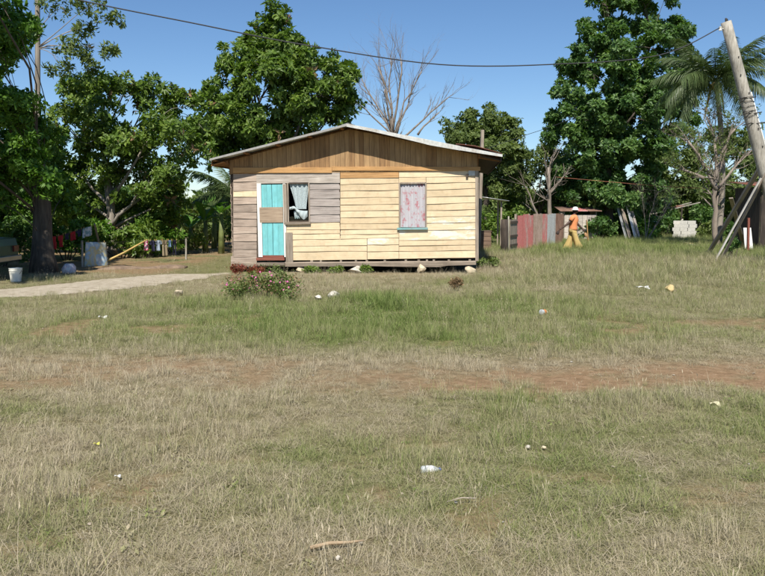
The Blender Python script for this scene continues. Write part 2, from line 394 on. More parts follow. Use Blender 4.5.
def floralmat():
    m, nt, b, out = new_mat('floral_curtain')
    n0 = noise(nt, 4.2, coords(nt, (1.5, 0.0, 1.0)), 2, 0.5); n = noise(nt, 24, coords(nt, (1, 0, 1)), 3)
    mm = nt.nodes.new('ShaderNodeMath'); mm.operation = 'MULTIPLY_ADD'; mm.inputs[1].default_value = 0.55
    nt.links.new(n.outputs['Fac'], mm.inputs[0]); nt.links.new(n0.outputs['Fac'], mm.inputs[2])
    r = ramp(nt, [(0.0, (0.52, 0.51, 0.52)), (0.80, (0.48, 0.46, 0.48)), (0.86, (0.46, 0.31, 0.33)), (0.96, (0.45, 0.20, 0.22)), (1.0, (0.42, 0.16, 0.18))]); nt.links.new(mm.outputs[0], r.inputs[0])
    nt.links.new(r.outputs[0], b.inputs['Base Color']); b.inputs['Roughness'].default_value = 0.95
    return m
M['floral'] = floralmat()

# ------------------------------------------------------------------ ground
def zones(x, y):
    """soil (0..1 bare), green (0..1), height (m) of the grass at x,y"""
    n1 = fbm(x * 0.9, y * 0.9, 3); n2 = fbm(x * 0.35 + 9, y * 0.35, 21); n3 = fbm(x * 2.2, y * 2.2, 40)
    yy = y + 1.3 * (n2 - 0.5) + 0.7 * (n3 - 0.5)
    soil = sstep(7.2, 7.7, yy) * (1 - sstep(8.3, 9.6, yy)) * (0.60 + 0.40 * sstep(-1.5, 2.0, x + 3 * (n2 - 0.5)))
    soil = soil * sstep(0.36, 0.60, n1 * 0.5 + n3 * 0.5 + 0.08)
    soil = np.maximum(soil, 0.75 * sstep(0.60, 0.70, n1) * sstep(7, 8, y) * (1 - sstep(11.5, 14, y)))
    soil = np.maximum(soil, 0.55 * sstep(0.62, 0.74, n3) * (1 - sstep(5.0, 7.0, y)))
    soil = np.maximum(soil, 0.8 * (1 - sstep(-6.0, -5.2, x)) * sstep(20.5, 21.5, y + 0.12 * (x + 6)) * sstep(0.3, 0.5, n1))
    g_near = 0.20 + 0.52 * sstep(0.42, 0.66, n1 * 0.45 + n2 * 0.55 + 0.025 * np.clip(x, -2, 2))
    g_mid = sstep(8.4, 10.5, y) * (1 - sstep(14.5, 17.5, y)) * (0.50 + 0.42 * np.exp(-((x + 0.3) / 3.2) ** 2)) * (0.48 + 0.9 * n1)
    g_band = sstep(9, 11, y) * (1 - sstep(19, 21.5, y) * (1 - sstep(2.5, 4, x))) * (0.24 - 0.10 * sstep(1, 4, x) + 0.34 * sstep(0.40, 0.62, n2 + 0.12 * n3))
    g_far = sstep(23.5, 32, y + 0.2 * np.clip(x, 0, 14)) * sstep(1.5, 5, x) * 0.8
    g_left = 0.6 * (1 - sstep(-3.5, -2.0, x)) * sstep(20, 22, y)
    g = np.clip(np.maximum.reduce([g_near * (1 - sstep(7, 9, y)), g_mid, g_band, g_far, g_left]) + 0.25 * (n3 - 0.5), 0, 1)
    h = 0.055 + 0.05 * n1
    h = h + 0.055 * sstep(9.5, 11.5, y) * (1 - sstep(15.5, 18, y)) * np.exp(-((x + 0.2) / 3.2) ** 2) * n1 * 1.6
    h = h + 0.10 * sstep(15, 22, y) * sstep(0.5, 4, x) * (0.4 + n1)
    h = h * (1 - 0.68 * sstep(19.8, 21.2, y) * (1 - sstep(2.2, 3.4, x)))
    h = h * (1 - 0.55 * soil)
    return soil, g, h
def gz(x, y):
    x = np.asarray(x, dtype=float); y = np.asarray(y, dtype=float)
    near = (1 - sstep(17, 20.5, y))
    return (fbm(x * 0.5, y * 0.5, 77, 3) - 0.5) * 0.10 * near - 0.075 * sstep(20.6, 21.9, y) * sstep(-6.0, -4.6, x) * (1 - sstep(3.0, 4.4, x)) * (1 - sstep(31, 33, y))
def gzf(x, y): return float(gz(np.array([x]), np.array([y]))[0])

def build_ground():
    xs = np.concatenate([[-900, -400, -200, -110, -70, -50, -40], np.arange(-32, 32.01, 0.2), [40, 50, 70, 110, 200, 400, 900]])
    ys = np.concatenate([[-400, -120, -50, -20, -8], np.arange(-2, 52.01, 0.2), [56, 62, 72, 90, 130, 200, 400, 1400]])
    X, Y = np.meshgrid(xs, ys); X = X.ravel(); Y = Y.ravel()
    Z = gz(X, Y)
    soil, g, h = zones(X, Y)
    nx, ny = len(xs), len(ys)
    i = np.arange(nx - 1)[None, :] + nx * np.arange(ny - 1)[:, None]; i = i.ravel()
    F = np.stack([i, i + 1, i + 1 + nx, i + nx], 1)
    m, nt, b, out = new_mat('ground_soil_and_thatch')
    a1 = nt.nodes.new('ShaderNodeAttribute'); a1.attribute_name = 'soil'
    a2 = nt.nodes.new('ShaderNodeAttribute'); a2.attribute_name = 'green'
    v = coords(nt, rand=False)
    n1 = noise(nt, 9, v, 8, 0.72); n2 = noise(nt, 60, v, 4, 0.7); n3 = noise(nt, 1.3, v, 4)
    th = ramp(nt, [(0.28, (0.13, 0.10, 0.06)), (0.5, (0.245, 0.20, 0.12)), (0.72, (0.35, 0.30, 0.19))]); nt.links.new(n1.outputs['Fac'], th.inputs[0])
    gr = ramp(nt, [(0.28, (0.085, 0.095, 0.032)), (0.55, (0.17, 0.19, 0.065)), (0.75, (0.25, 0.25, 0.10))]); nt.links.new(n1.outputs['Fac'], gr.inputs[0])
    so = ramp(nt, [(0.25, (0.17, 0.105, 0.058)), (0.5, (0.30, 0.195, 0.110)), (0.75, (0.41, 0.29, 0.18))]); nt.links.new(n1.outputs['Fac'], so.inputs[0])
    c = mixc(nt, a2.outputs['Fac'], th.outputs[0], gr.outputs[0])
    ad = nt.nodes.new('ShaderNodeMath'); ad.operation = 'MULTIPLY_ADD'; ad.inputs[1].default_value = 0.9; ad.inputs[2].default_value = -0.45
    nt.links.new(n1.outputs['Fac'], ad.inputs[0])
    ad2 = nt.nodes.new('ShaderNodeMath'); ad2.operation = 'ADD'; ad2.use_clamp = True
    nt.links.new(ad.outputs[0], ad2.inputs[0]); nt.links.new(a1.outputs['Fac'], ad2.inputs[1])
    c = mixc(nt, ad2.outputs[0], c, so.outputs[0])
    r2 = ramp(nt, [(0.3, (0.72,) * 3), (0.7, (1.2,) * 3)]); nt.links.new(n2.outputs['Fac'], r2.inputs[0])
    c = mixc(nt, 1.0, c, r2.outputs[0], 'MULTIPLY')
    nt.links.new(c, b.inputs['Base Color']); b.inputs['Roughness'].default_value = 0.95; b.inputs['Specular IOR Level'].default_value = 0.1
    mxh = nt.nodes.new('ShaderNodeMath'); mxh.operation = 'MULTIPLY_ADD'; mxh.inputs[1].default_value = 0.35; nt.links.new(n2.outputs['Fac'], mxh.inputs[0]); nt.links.new(n1.outputs['Fac'], mxh.inputs[2])
    bump(nt, b, mxh.outputs[0], 0.7, 0.04)
    o = np_mesh('ground', np.stack([X, Y, Z], 1), F, m, None, {'soil': soil, 'green': g}, True)
    tag(o, kind='structure')
build_ground()

# pale gravel path on the left
PATH = [(-26, 8.5, 1.3), (-16, 12.6, 1.2), (-10.5, 15.1, 1.05), (-7.4, 16.6, 1.0), (-6.2, 17.9, 1.15), (-5.4, 19.3, 1.05), (-4.9, 20.6, 0.85), (-4.45, 21.6, 0.55), (-4.2, 22.2, 0.28)]
def path_dist(x, y):
    d = np.full(np.shape(x), 9.0)
    for (ax, ay, aw), (bx, by, bw) in zip(PATH[:-1], PATH[1:]):
        dx, dy = bx - ax, by - ay; t = np.clip(((x - ax) * dx + (y - ay) * dy) / (dx * dx + dy * dy), 0, 1)
        q = np.hypot(x - ax - t * dx, y - ay - t * dy) - (aw + t * (bw - aw)); d = np.minimum(d, q)
    return d + 0.35 * (fbm(x * 1.3, y * 1.3, 91, 3) - 0.5)
def build_path():
    xs = np.arange(-27, -3.4, 0.12); ys = np.arange(6.5, 23, 0.12)
    X, Y = np.meshgrid(xs, ys); d = path_dist(X, Y)
    nx, ny = len(xs), len(ys)
    keep = d < 0
    f = keep[:-1, :-1] & keep[1:, :-1] & keep[:-1, 1:] & keep[1:, 1:]
    j, i = np.nonzero(f); a = j * nx + i
    F = np.stack([a, a + 1, a + 1 + nx, a + nx], 1)
    used = np.unique(F); mp = np.full(nx * ny, -1); mp[used] = np.arange(len(used))
    V = np.stack([X.ravel(), Y.ravel(), gz(X.ravel(), Y.ravel()) + 0.004 + 0.03 * np.clip(-d.ravel(), 0, 0.6)], 1)[used]
    m, nt, b, out = new_mat('pale_marl_gravel')
    v = coords(nt, rand=False); n1 = noise(nt, 4, v, 8, 0.75); n2 = noise(nt, 45, v, 3, 0.6)
    r = ramp(nt, [(0.28, (0.27, 0.215, 0.145)), (0.46, (0.48, 0.405, 0.295)), (0.72, (0.66, 0.585, 0.455))]); nt.links.new(n1.outputs['Fac'], r.inputs[0])
    r2 = ramp(nt, [(0.3, (0.7,) * 3), (0.7, (1.15,) * 3)]); nt.links.new(n2.outputs['Fac'], r2.inputs[0])
    nt.links.new(mixc(nt, 1, r.outputs[0], r2.outputs[0], 'MULTIPLY'), b.inputs['Base Color']); b.inputs['Roughness'].default_value = 0.95
    bump(nt, b, n1.outputs['Fac'], 1.0, 0.06)
    o = np_mesh('path', V, mp[F], m, None, None, True); tag(o, kind='structure')
build_path()

# ------------------------------------------------------------------ the house
TH = R(5.0)
house = empty('wooden_house', (0, 0, 0))
house.location = (-4.125, 22.78, -0.03)
house.rotation_euler = (0, -0.011, -TH)
tag(house, 'small cream and brown wooden house with turquoise door, raised on stones', 'house')
HM = Matrix.Translation(house.location) @ house.rotation_euler.to_matrix().to_4x4()
HI = HM.inverted()
def hp(px, py, yl=0.0):
    o = HI @ Vector((0, 0, CAMH)); d = HI.to_3x3() @ ray(px, py)
    t = (yl - o.y) / d.y; q = o + d * t; return q.x, q.z
HW = hp(477.5, 215)[0]           # width of the front
DEP = 8.2
OV = 0.52
uP, zP = hp(347.5, 124.5, -OV); uL, zL = hp(209.5, 160.5, -OV); uR, zR = hp(502.5, 155.5, -OV)
def roofz(u):                    # underside of the roof sheets
    return zP - (uP - u) * (zP - zL) / (uP - uL) if u < uP else zP - (u - uP) * (zP - zR) / (uR - uP)
def part(parent, name, mb, mat, **k): return mb.build(name, mat, parent, **k)

def z_of(py, px=355): return hp(px, py)[1]
Z0 = z_of(259.5, 300)            # underside of the cladding
ZT = z_of(170.5, 355)            # foot of the gable boards
# inner lining of the walls
fw = MB()
doorU = (hp(257.5, 220)[0], hp(286.3, 220)[0]); doorZ = (Z0 + 0.02, hp(270, 184)[1])
w1U = (hp(288, 200)[0], hp(309.5, 200)[0]); w1Z = (hp(298, 222)[1], hp(298, 183)[1])
w2U = (hp(399.3, 205)[0], hp(426, 205)[0]); w2Z = (hp(412, 228)[1], hp(412, 183)[1])
YB = 0.03
for a, b_, c, d in [(0.03, doorU[0], Z0, ZT), (doorU[0], doorU[1], doorZ[1], ZT), (doorU[1], w1U[0], Z0, ZT),
                    (w1U[0], w1U[1], Z0, w1Z[0]), (w1U[0], w1U[1], w1Z[1], ZT), (w1U[1], w2U[0], Z0, ZT),
                    (w2U[0], w2U[1], Z0, w2Z[0]), (w2U[0], w2U[1], w2Z[1], ZT), (w2U[1], HW - 0.05, Z0, ZT)]:
    fw.box2((a, YB, c), (b_, YB + 0.03, d))
front = part(house, 'front_wall', fw, M['darkx'])
def plank(px0, px1, py0, py1, mat, tilt=None, proud=0.015, parent=front, y=0.0):
    """horizontal lapped board; py0 top edge, py1 bottom edge (photo px on the wall)"""
    pm = (py0 + py1) / 2; pc = (px0 + px1) / 2
    u0 = hp(px0, pm)[0]; u1 = hp(px1, pm)[0]; z0 = hp(pc, py1)[1] - 0.006; z1 = hp(pc, py0)[1] + 0.016
    L = (u1 - u0); h = (z1 - z0); t = 0.018
    a = random.uniform(-0.002, 0.002) if tilt is None else tilt
    e = [random.uniform(-0.009, 0.009) for _ in range(4)]
    x = L / 2 - 0.002; ns_ = 6; mb = MB(); rings = []
    w1 = random.uniform(0, 6); w2 = random.uniform(0.6, 1.6); amp = random.uniform(0.001, 0.004)
    for i in range(ns_ + 1):
        t = i / ns_; xx = -x + 2 * x * t; zb = -h / 2 + e[0] * (1 - t) + e[1] * t + amp * math.sin(w1 + t * 6.3 * w2); zt_ = h / 2 + e[2] * (1 - t) + e[3] * t
        pr = proud * (1 + 0.35 * math.sin(w1 * 2 + t * 5.1 * w2))
        rings.append([(xx, -pr, zb), (xx, -pr + t * 0 + 0.018, zb), (xx, 0.022, zt_), (xx, 0.004, zt_)])
    mb.loft([list(reversed(q)) for q in rings])
    o = mb.build('plank', mat, parent, loc=((u0 + u1) / 2, y + random.uniform(-0.002, 0.002), (z0 + z1) / 2))
    o.rotation_euler = (0, -a, 0)
    return o
# the weathered strip left of the door
rows = [173, 181.5, 190.5, 196.5, 204, 212, 218.5, 226, 233, 241, 249, 257]
for i in range(len(rows) - 1):
    plank(233.3, 256.8, rows[i], rows[i + 1], M['cream_chalk'] if i == 2 else M['grey'])
plank(231.0, 257.0, 257, 266, M['grey'], y=-0.012)
# header over the door and window
plank(256.5, 340, 173.5, 183, M['header'], y=-0.012)
# grey boards right of the broken window
for a, b_ in [(182.5, 189), (189, 198), (198, 206), (206, 214), (214, 222)]:
    plank(309.8, 340, a, b_, M['grey2'], tilt=random.uniform(-0.006, 0.006))
# cream boards under the window
for a, b_ in [(223, 229.3), (229.3, 233.5)]:
    plank(286.5, 340, a, b_, M['cream'])
plank(286.5, 340, 233.5, 239, M['cream'])
for a, b_ in [(239, 245.5), (245.5, 251), (251, 259.5)]:
    plank(286.5, 367, a, b_, M['cream'], tilt=0.004)
# cream boards between the two windows
ys = [177.5, 183.5, 190, 197, 204, 210, 217, 223, 229, 234, 238]
for a, b_ in zip(ys[:-1], ys[1:]):
    plank(340.3, 398.8, a, b_, M['cream'], tilt=random.uniform(0.0, 0.006))
for a, b_ in [(238, 244.5), (244.5, 251), (251, 258.6)]:
    plank(367.3, 398.8, a, b_, M['cream_chalk' if b_ < 250 else 'cream'], tilt=0.006)
plank(340.3, 398.8, 171.0, 177.8, M['orange'], y=-0.004)
# over and under the right-hand window and on to the corner
for a, b_ in [(170.8, 176.5)]:
    plank(399, 475.5, a, b_, M['cream'], tilt=0.004)
plank(399, 426, 176.5, 182.7, M['cream'])
yr = [176.5, 182.5, 189, 196, 203, 209.5, 216, 222.5, 229.5]
for a, b_ in zip(yr[:-1], yr[1:]):
    plank(426.2, 475.5, a, b_, M['cream'] if b_ < 220 else M['cream_chalk'], tilt=random.uniform(0.010, 0.022))
plank(399, 475.5, 229.8, 239.5, M['cream_chalk'], tilt=0.012)
for a, b_ in [(239.5, 245.0), (245.0, 250.5), (250.5, 257.6)]:
    plank(399, 475.5, a, b_, M['cream'], tilt=0.010)
# corner posts, trims
def upright(px0, px1, py0, py1, mat, name, y0=-0.03, y1=0.03, parent=house):
    pc = (px0 + px1) / 2
    u0 = hp(px0, 215)[0]; u1 = hp(px1, 215)[0]; z0 = hp(pc, py1)[1]; z1 = hp(pc, py0)[1]
    mb = MB().box((0, 0, 0), (u1 - u0, y1 - y0, z1 - z0))
    return mb.build(name, mat, parent, loc=((u0 + u1) / 2, (y0 + y1) / 2, (z0 + z1) / 2), bevel=0.004)
upright(475.3, 478.6, 170, 261, M['greyz'], 'corner_post', -0.035, 0.09)
upright(340 - 0.5, 340 + 0.5, 174, 238, M['darkx'], 'joint_strip', -0.004, 0.01)
upright(285.2, 292.4, 232.5, 264.5, M['greyz'], 'patch_upright', -0.052, -0.024)
upright(284.0, 287.3, 184, 224, M['greyz'], 'door_post', -0.045, 0.0)
upright(466, 468.3, 174, 178, M['dark'], 'bracket_block', -0.06, -0.02)
upright(468.6, 475, 170, 176, M['zincedge'], 'patch_plate', -0.035, -0.026)
def trim(px0, px1, py0, py1, mat, y=-0.045):
    u0, z1 = hp(px0, py0); u1, _ = hp(px1, py0); _, z0 = hp(px0, py1); zz1 = hp(px1, py0)[1]; zz0 = hp(px1, py1)[1]
    mb = MB(); uc = (u0 + u1) / 2; zc = (z0 + z1) / 2
    mb.add([(u0 - uc, y, z0 - zc), (u1 - uc, y, zz0 - zc), (u1 - uc, 0.0, zz0 - zc), (u0 - uc, 0.0, z0 - zc),
            (u0 - uc, y, z1 - zc), (u1 - uc, y, zz1 - zc), (u1 - uc, 0.0, zz1 - zc), (u0 - uc, 0.0, z1 - zc)],
           [(3, 2, 1, 0), (4, 5, 6, 7), (0, 1, 5, 4), (1, 2, 6, 5), (2, 3, 7, 6), (3, 0, 4, 7)])
    return mb.build('gable_trim', mat, house, loc=(uc, 0, zc), bevel=0.004)
trim(233.2, 332, 167.6, 173.0, M['orange'])
trim(332.2, 480.3, 166.8, 170.8, M['orange'], -0.04)

# gable of upright boards
gb = MB(); zt = ZT - 0.04
gb.add([(0.04, 0.03, zt), (HW - 0.04, 0.03, zt), (HW - 0.04, 0.03, roofz(HW) - 0.12), (uP, 0.03, zP - 0.12), (0.04, 0.03, roofz(0) - 0.12),
        (0.04, 0.05, zt), (HW - 0.04, 0.05, zt), (HW - 0.04, 0.05, roofz(HW) - 0.12), (uP, 0.05, zP - 0.12), (0.04, 0.05, roofz(0) - 0.12)],
       [(0, 1, 2, 3, 4), (9, 8, 7, 6, 5), (0, 5, 6, 1), (1, 6, 7, 2), (2, 7, 8, 3), (3, 8, 9, 4), (4, 9, 5, 0)])
gable = part(house, 'gable_wall', gb, M['darkx'])
u = 0.0
toneset = [M['gable']]
m2 = wood('aged_gable_board', (0.20, 0.11, 0.047), (0.31, 0.175, 0.075), (0.41, 0.235, 0.10), 'Z', 0.8, 0.12)
while u < HW - 0.02:
    w = min(random.uniform(0.115, 0.15), HW - u)
    x0, x1 = u + 0.0025, u + w - 0.0025; uc = (x0 + x1) / 2
    za = zt - random.uniform(0.0, 0.01); j = -0.006 * random.random()
    def top(x): return roofz(x) - 0.075
    pts = [(x0, za), (x1, za), (x1, top(x1)), (x0, top(x0))]
    if x0 < uP < x1: pts = [(x0, za), (x1, za), (x1, top(x1)), (uP, top(uP)), (x0, top(x0))]
    n = len(pts); mb = MB()
    mb.add([(x - uc, -0.012 + j, z - za) for x, z in pts] + [(x - uc, 0.015, z - za) for x, z in pts],
           [tuple(range(n)), tuple(reversed(range(n, 2 * n)))] + [(k, k + n, (k + 1) % n + n, (k + 1) % n) for k in range(n)])
    pxm = 233 + (477 - 233) * uc / HW
    dk = (318 < pxm < 327) or (233 < pxm < 258) or (352 < pxm < 356) or (302 < pxm < 318 and random.random() < .6) or random.random() < 0.15
    mb.build('gable_board', m2 if dk else M['gable'], gable, loc=(uc, 0, za))
    u += w

# side and rear walls: lapped boards
def side_wall(name, a, b_, nrm):
    a = Vector(a); b_ = Vector(b_); L = (b_ - a).length; d = (b_ - a).normalized(); ang = math.atan2(d.y, d.x)
    root = MB().box((0, 0.03, (ZT - Z0) / 2), (L - 0.08, 0.02, ZT - Z0)).build(name, M['darkx'], house, loc=((a + b_) / 2).to_tuple()[:2] + (Z0,))
    root.rotation_euler = (0, 0, ang)
    k = 12; h = (ZT - Z0) / k
    mb = MB(); x = L / 2
    mb.add([(-x, -0.02, -h / 2 - 0.006), (x, -0.02, -h / 2 - 0.006), (x, -0.002, -h / 2 - 0.006), (-x, -0.002, -h / 2 - 0.006),
            (-x, 0.002, h / 2 + 0.012), (x, 0.002, h / 2 + 0.012), (x, 0.018, h / 2 + 0.012), (-x, 0.018, h / 2 + 0.012)],
           [(3, 2, 1, 0), (4, 5, 6, 7), (0, 1, 5, 4), (1, 2, 6, 5), (2, 3, 7, 6), (3, 0, 4, 7)])
    me = mb.mesh('plank'); me.materials.append(M['grey'])
    for i in range(k):
        o = bpy.data.objects.new('plank', me); link(o, root); o.location = (0, 0, h * (i + 0.5))
side_wall('side_wall', (HW, 0.10, 0), (HW, DEP, 0), 1)
side_wall('side_wall', (0.0, DEP, 0), (0.0, 0.05, 0), 1)
side_wall('rear_wall', (HW - 0.03, DEP + 0.0, 0), (0.03, DEP + 0.0, 0), 1)
rg = MB()
rg.add([(0.04, DEP - 0.03, ZT), (HW - 0.04, DEP - 0.03, ZT), (HW - 0.04, DEP - 0.03, roofz(HW) - 0.09), (uP, DEP - 0.03, zP - 0.09), (0.04, DEP - 0.03, roofz(0) - 0.09),
        (0.04, DEP, ZT), (HW - 0.04, DEP, ZT), (HW - 0.04, DEP, roofz(HW) - 0.09), (uP, DEP, zP - 0.09), (0.04, DEP, roofz(0) - 0.09)],
       [(0, 1, 2, 3, 4), (9, 8, 7, 6, 5), (0, 5, 6, 1), (1, 6, 7, 2), (2, 7, 8, 3), (3, 8, 9, 4), (4, 9, 5, 0)])
part(house, 'rear_gable', rg, M['gable'])
# strip between wall head and eaves along the sides
for uu in (0.02, HW - 0.02):
    part(house, 'wall_plate', MB().box2((uu - 0.05, 0.06, ZT - 0.05), (uu + 0.05, DEP - 0.05, roofz(uu) - 0.085)), M['soffit'])
part(house, 'floor_deck', MB().box2((0.05, 0.08, Z0 - 0.02), (HW - 0.05, DEP - 0.06, Z0 + 0.02)), M['darkx'])

# roof: rafters, purlins, corrugated sheets, verge strip
roof = empty('roof'); roof.parent = house
ROOFB = DEP + 0.45
def slope(u, lift=0.0): return roofz(u) + lift
rf = MB()
for k in range(10):
    y = 0.12 + k * (DEP - 0.2) / 9
    for (a, b_) in ((uL + 0.06, uP), (uR - 0.06, uP)):
        rf.bar((a, y, roofz(a) - 0.055), (b_, y, roofz(b_) - 0.055), 0.045, 0.085)
part(roof, 'rafter_set', rf, M['soffit'])
for (a, b_, nm) in ((uL, uP, 5), (uR, uP, 5)):
    for k in range(nm):
        q = a + (b_ - a) * (0.02 + 0.93 * k / (nm - 1))
        q += 0.05 if b_ > a and k == 0 else (-0.05 if k == 0 else 0)
        part(roof, 'purlin', MB().box2((q - 0.035, -OV + 0.03, roofz(q) - 0.052), (q + 0.035, ROOFB - 0.03, roofz(q) - 0.012)), M['soffit'])
# rafter under the verge at the front (the lit brown timber seen beneath the eaves)
for (a, b_) in ((uL + 0.05, -0.01), (uR - 0.05, HW + 0.01)):
    part(roof, 'eave_bracket', MB().bar((a, -0.10, roofz(a) - 0.10), (b_, -0.10, roofz(b_) - 0.12), 0.05, 0.10), M['soffit'])
# boarded eaves (soffit) both sides
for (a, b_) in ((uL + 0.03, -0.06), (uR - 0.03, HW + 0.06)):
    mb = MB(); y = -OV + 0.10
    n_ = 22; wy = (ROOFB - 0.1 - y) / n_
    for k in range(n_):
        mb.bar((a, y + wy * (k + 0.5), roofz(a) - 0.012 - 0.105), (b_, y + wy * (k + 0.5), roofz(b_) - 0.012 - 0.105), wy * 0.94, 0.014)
    part(roof, 'soffit', mb, M['soffit'] if a < 0 else M['dark'])  # right eave in dark timber: shade of its underside put into the colour
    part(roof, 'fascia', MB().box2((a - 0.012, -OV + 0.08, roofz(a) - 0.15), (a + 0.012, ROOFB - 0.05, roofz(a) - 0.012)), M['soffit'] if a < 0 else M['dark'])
def sheet_mesh(L, W, per=0.0765, amp=0.009):
    n = int(round(W / per)) * 6; mb = MB()
    mb.grid(lambda a, b_: (b_ * L, a * W, amp * math.sin(2 * math.pi * a * W / per) + amp), n, 2)
    me = mb.mesh('roof_sheet', True); return me
for side in (0, 1):
    a = uL if side == 0 else uR
    L = math.hypot(uP - a, zP - roofz(a)) + 0.04
    me = sheet_mesh(L, 0.84); me.materials.append(M['zinc'])
    mer = me.copy(); mer.materials.clear(); mer.materials.append(M['rust'])
    ang = math.atan2(zP - roofz(a), abs(uP - a))
    k = 0; y = -OV
    while y < ROOFB - 0.2:
        o = bpy.data.objects.new('roof_sheet', mer if (side == 1 and k in (3, 7)) or (side == 0 and k in (4,)) else me); link(o, roof)
        o.location = (a, y, roofz(a) + 0.004 + 0.004 * (k % 2))
        o.rotation_euler = (0, -ang, 0) if side == 0 else (0, -(math.pi - ang), 0)
        if side == 1:
            o.scale = (1, 1, -1)
        y += 0.80; k += 1
# verge: folded sheet edge along the front
def verge(pts, name, mat, th=0.012):
    """pts: (px, py_top, py_bot) on the plane y=-OV-0.012"""
    yl = -OV - 0.012; mb = MB()
    rows_ = []
    for px, a, b_ in pts:
        u0, z0 = hp(px, a, yl); u1, z1 = hp(px, b_, yl)
        rows_.append([(u0, yl + 0.02, z0 + 0.006), (u0, yl, z0), (u1, yl, z1), (u1, yl + th, z1)])
    b = 0
    for r_ in rows_: mb.v += r_
    for i in range(len(rows_) - 1):
        for k in range(3): mb.f.append((4 * i + k, 4 * (i + 1) + k, 4 * (i + 1) + k + 1, 4 * i + k + 1))
    return mb.build(name, mat, roof, solid=0.003)
verge([(209.5, 158.8, 160.6), (240, 151.1, 153.0), (280, 140.9, 143.0), (320, 130.9, 133.0), (346.5, 123.9, 126.0)], 'verge_strip', M['zincgrey'])
verge([(346.5, 123.8, 126.6), (370, 128.2, 131.0), (400, 134.4, 137.8), (415, 137.2, 141.4), (430, 140.2, 145.2), (445, 143.2, 147.8), (460, 146.2, 150.4)], 'verge_strip', M['zincedge'])
verge([(460, 146.4, 150.2), (480, 150.2, 153.4), (502.5, 154.6, 156.8)], 'verge_strip', M['zincedge'])
# the curled rusty sheet near the right eave
def rusty(a, b_):
    u = hp(456 + a * 46, 150, -OV)[0]
    return (u, -OV + 0.01 + b_ * 0.85, roofz(u) + 0.035 + (0.055 * (1 - abs(2 * a - 0.85)) * (1 - b_)) + 0.008 * math.sin(b_ * 70) + 0.02 * (1 - b_))
part(roof, 'loose_rusty_sheet', MB().grid(rusty, 12, 44), M['rust'], smooth=True, solid=0.004)
part(roof, 'ridge_cap', MB().add([(uP - 0.16, -OV + 0.01, roofz(uP - 0.16) + 0.034), (uP, -OV + 0.01, zP + 0.040), (uP + 0.16, -OV + 0.01, roofz(uP + 0.16) + 0.034),
                                  (uP - 0.16, ROOFB, roofz(uP - 0.16) + 0.034), (uP, ROOFB, zP + 0.040), (uP + 0.16, ROOFB, roofz(uP + 0.16) + 0.034)],
                                 [(0, 1, 4, 3), (1, 2, 5, 4)]), M['zinc'], solid=0.004)

# door
door = empty('door'); door.parent = house
du0, du1 = hp(262.2, 220)[0], hp(283.3, 220)[0]
npl = 4
for k in range(npl):
    a = du0 + (du1 - du0) * k / npl; b_ = du0 + (du1 - du0) * (k + 1) / npl
    z0 = hp(272, 255.5)[1]; z1 = hp(272, 184.6)[1]
    MB().box((0, 0, 0), (b_ - a - (0.012 if k == 1 else 0.0015), 0.024, z1 - z0)).build('door_plank', M['cyan'], door, loc=((a + b_) / 2 - (0.004 if k == 1 else 0), 0.0, (z0 + z1) / 2), bevel=0.003)
def rectpart(name, px0, px1, py0, py1, mat, y0, y1, parent, bevel=0.003):
    pc = (px0 + px1) / 2; pm = (py0 + py1) / 2
    u0 = hp(px0, pm)[0]; u1 = hp(px1, pm)[0]; z0 = hp(pc, py1)[1]; z1 = hp(pc, py0)[1]
    return MB().box((0, 0, 0), (u1 - u0, y1 - y0, z1 - z0)).build(name, mat, parent, loc=((u0 + u1) / 2, (y0 + y1) / 2, (z0 + z1) / 2), bevel=bevel)
rectpart('patch_board', 259.8, 283.2, 207.2, 222.6, M['patch'], -0.036, -0.013, door)
rectpart('door_frame', 257.8, 262.0, 183.6, 257, M['white'], -0.035, 0.03, door)
rectpart('door_frame', 283.6, 286.2, 183.6, 257, M['white'], -0.030, 0.03, door)
rectpart('door_stop', 262.0, 283.6, 255.2, 257.6, M['redstep'], -0.02, 0.03, door)
rectpart('threshold', 257.0, 285.2, 257.6, 260.2, M['redstep'], -0.10, 0.02, door)
rectpart('step_plank', 257.5, 285.5, 262.6, 265.2, M['sill'], -0.14, -0.03, door)
# broken window with the knotted lace curtain
win = empty('window'); win.parent = house; tag(win, 'open window with a knotted lace curtain')
rectpart('frame', 287.4, 288.8, 182.8, 222.4, M['greyz'], -0.03, 0.06, win)
rectpart('frame', 308.6, 310.0, 182.8, 222.4, M['greyz'], -0.03, 0.06, win)
rectpart('frame', 288.8, 308.6, 182.4, 183.8, M['darkx'], -0.03, 0.06, win)
rectpart('sill', 285.3, 311.0, 222.0, 224.4, M['sill'], -0.07, 0.06, win)
rectpart('lower_rail', 288.8, 308.6, 220.8, 222.0, M['darkx'], -0.01, 0.03, win)
rectpart('pane', 288.9, 308.5, 216.6, 220.8, M['glass'], 0.010, 0.014, win, 0)
def curt(a, b_):       # upper hanging part, gathered to a knot
    w = (1 - b_) ** 1.2; xl = 289.0 + (1 - w) * 6.8; xr = 308.5 - (1 - w) * 2.4
    px = xl + (xr - xl) * a; py = 184 + b_ * 25
    u, z = hp(px, py); return (u, 0.035 + 0.022 * math.sin(a * 26 + b_ * 3) * (0.4 + w * 0.6), z)
part(win, 'curtain', MB().grid(curt, 40, 14), M['lace'], smooth=True)
def curt2(a, b_):      # tail flung over
    px = 289.6 + a * 18.0; top_ = 207.0 + 1.5 * math.sin(a * 2.6) - 2.5 * math.exp(-((a - 0.25) / 0.15) ** 2) + 3.0 * a
    hgt = 3.0 + 4.8 * math.exp(-((a - 0.78) / 0.24) ** 2) * 1.2
    py = top_ + b_ * hgt; u, z = hp(px, py)
    return (u, 0.000 + 0.03 * math.sin(b_ * 3.0) * -1 + 0.012 * math.sin(a * 30 + b_ * 5), z)
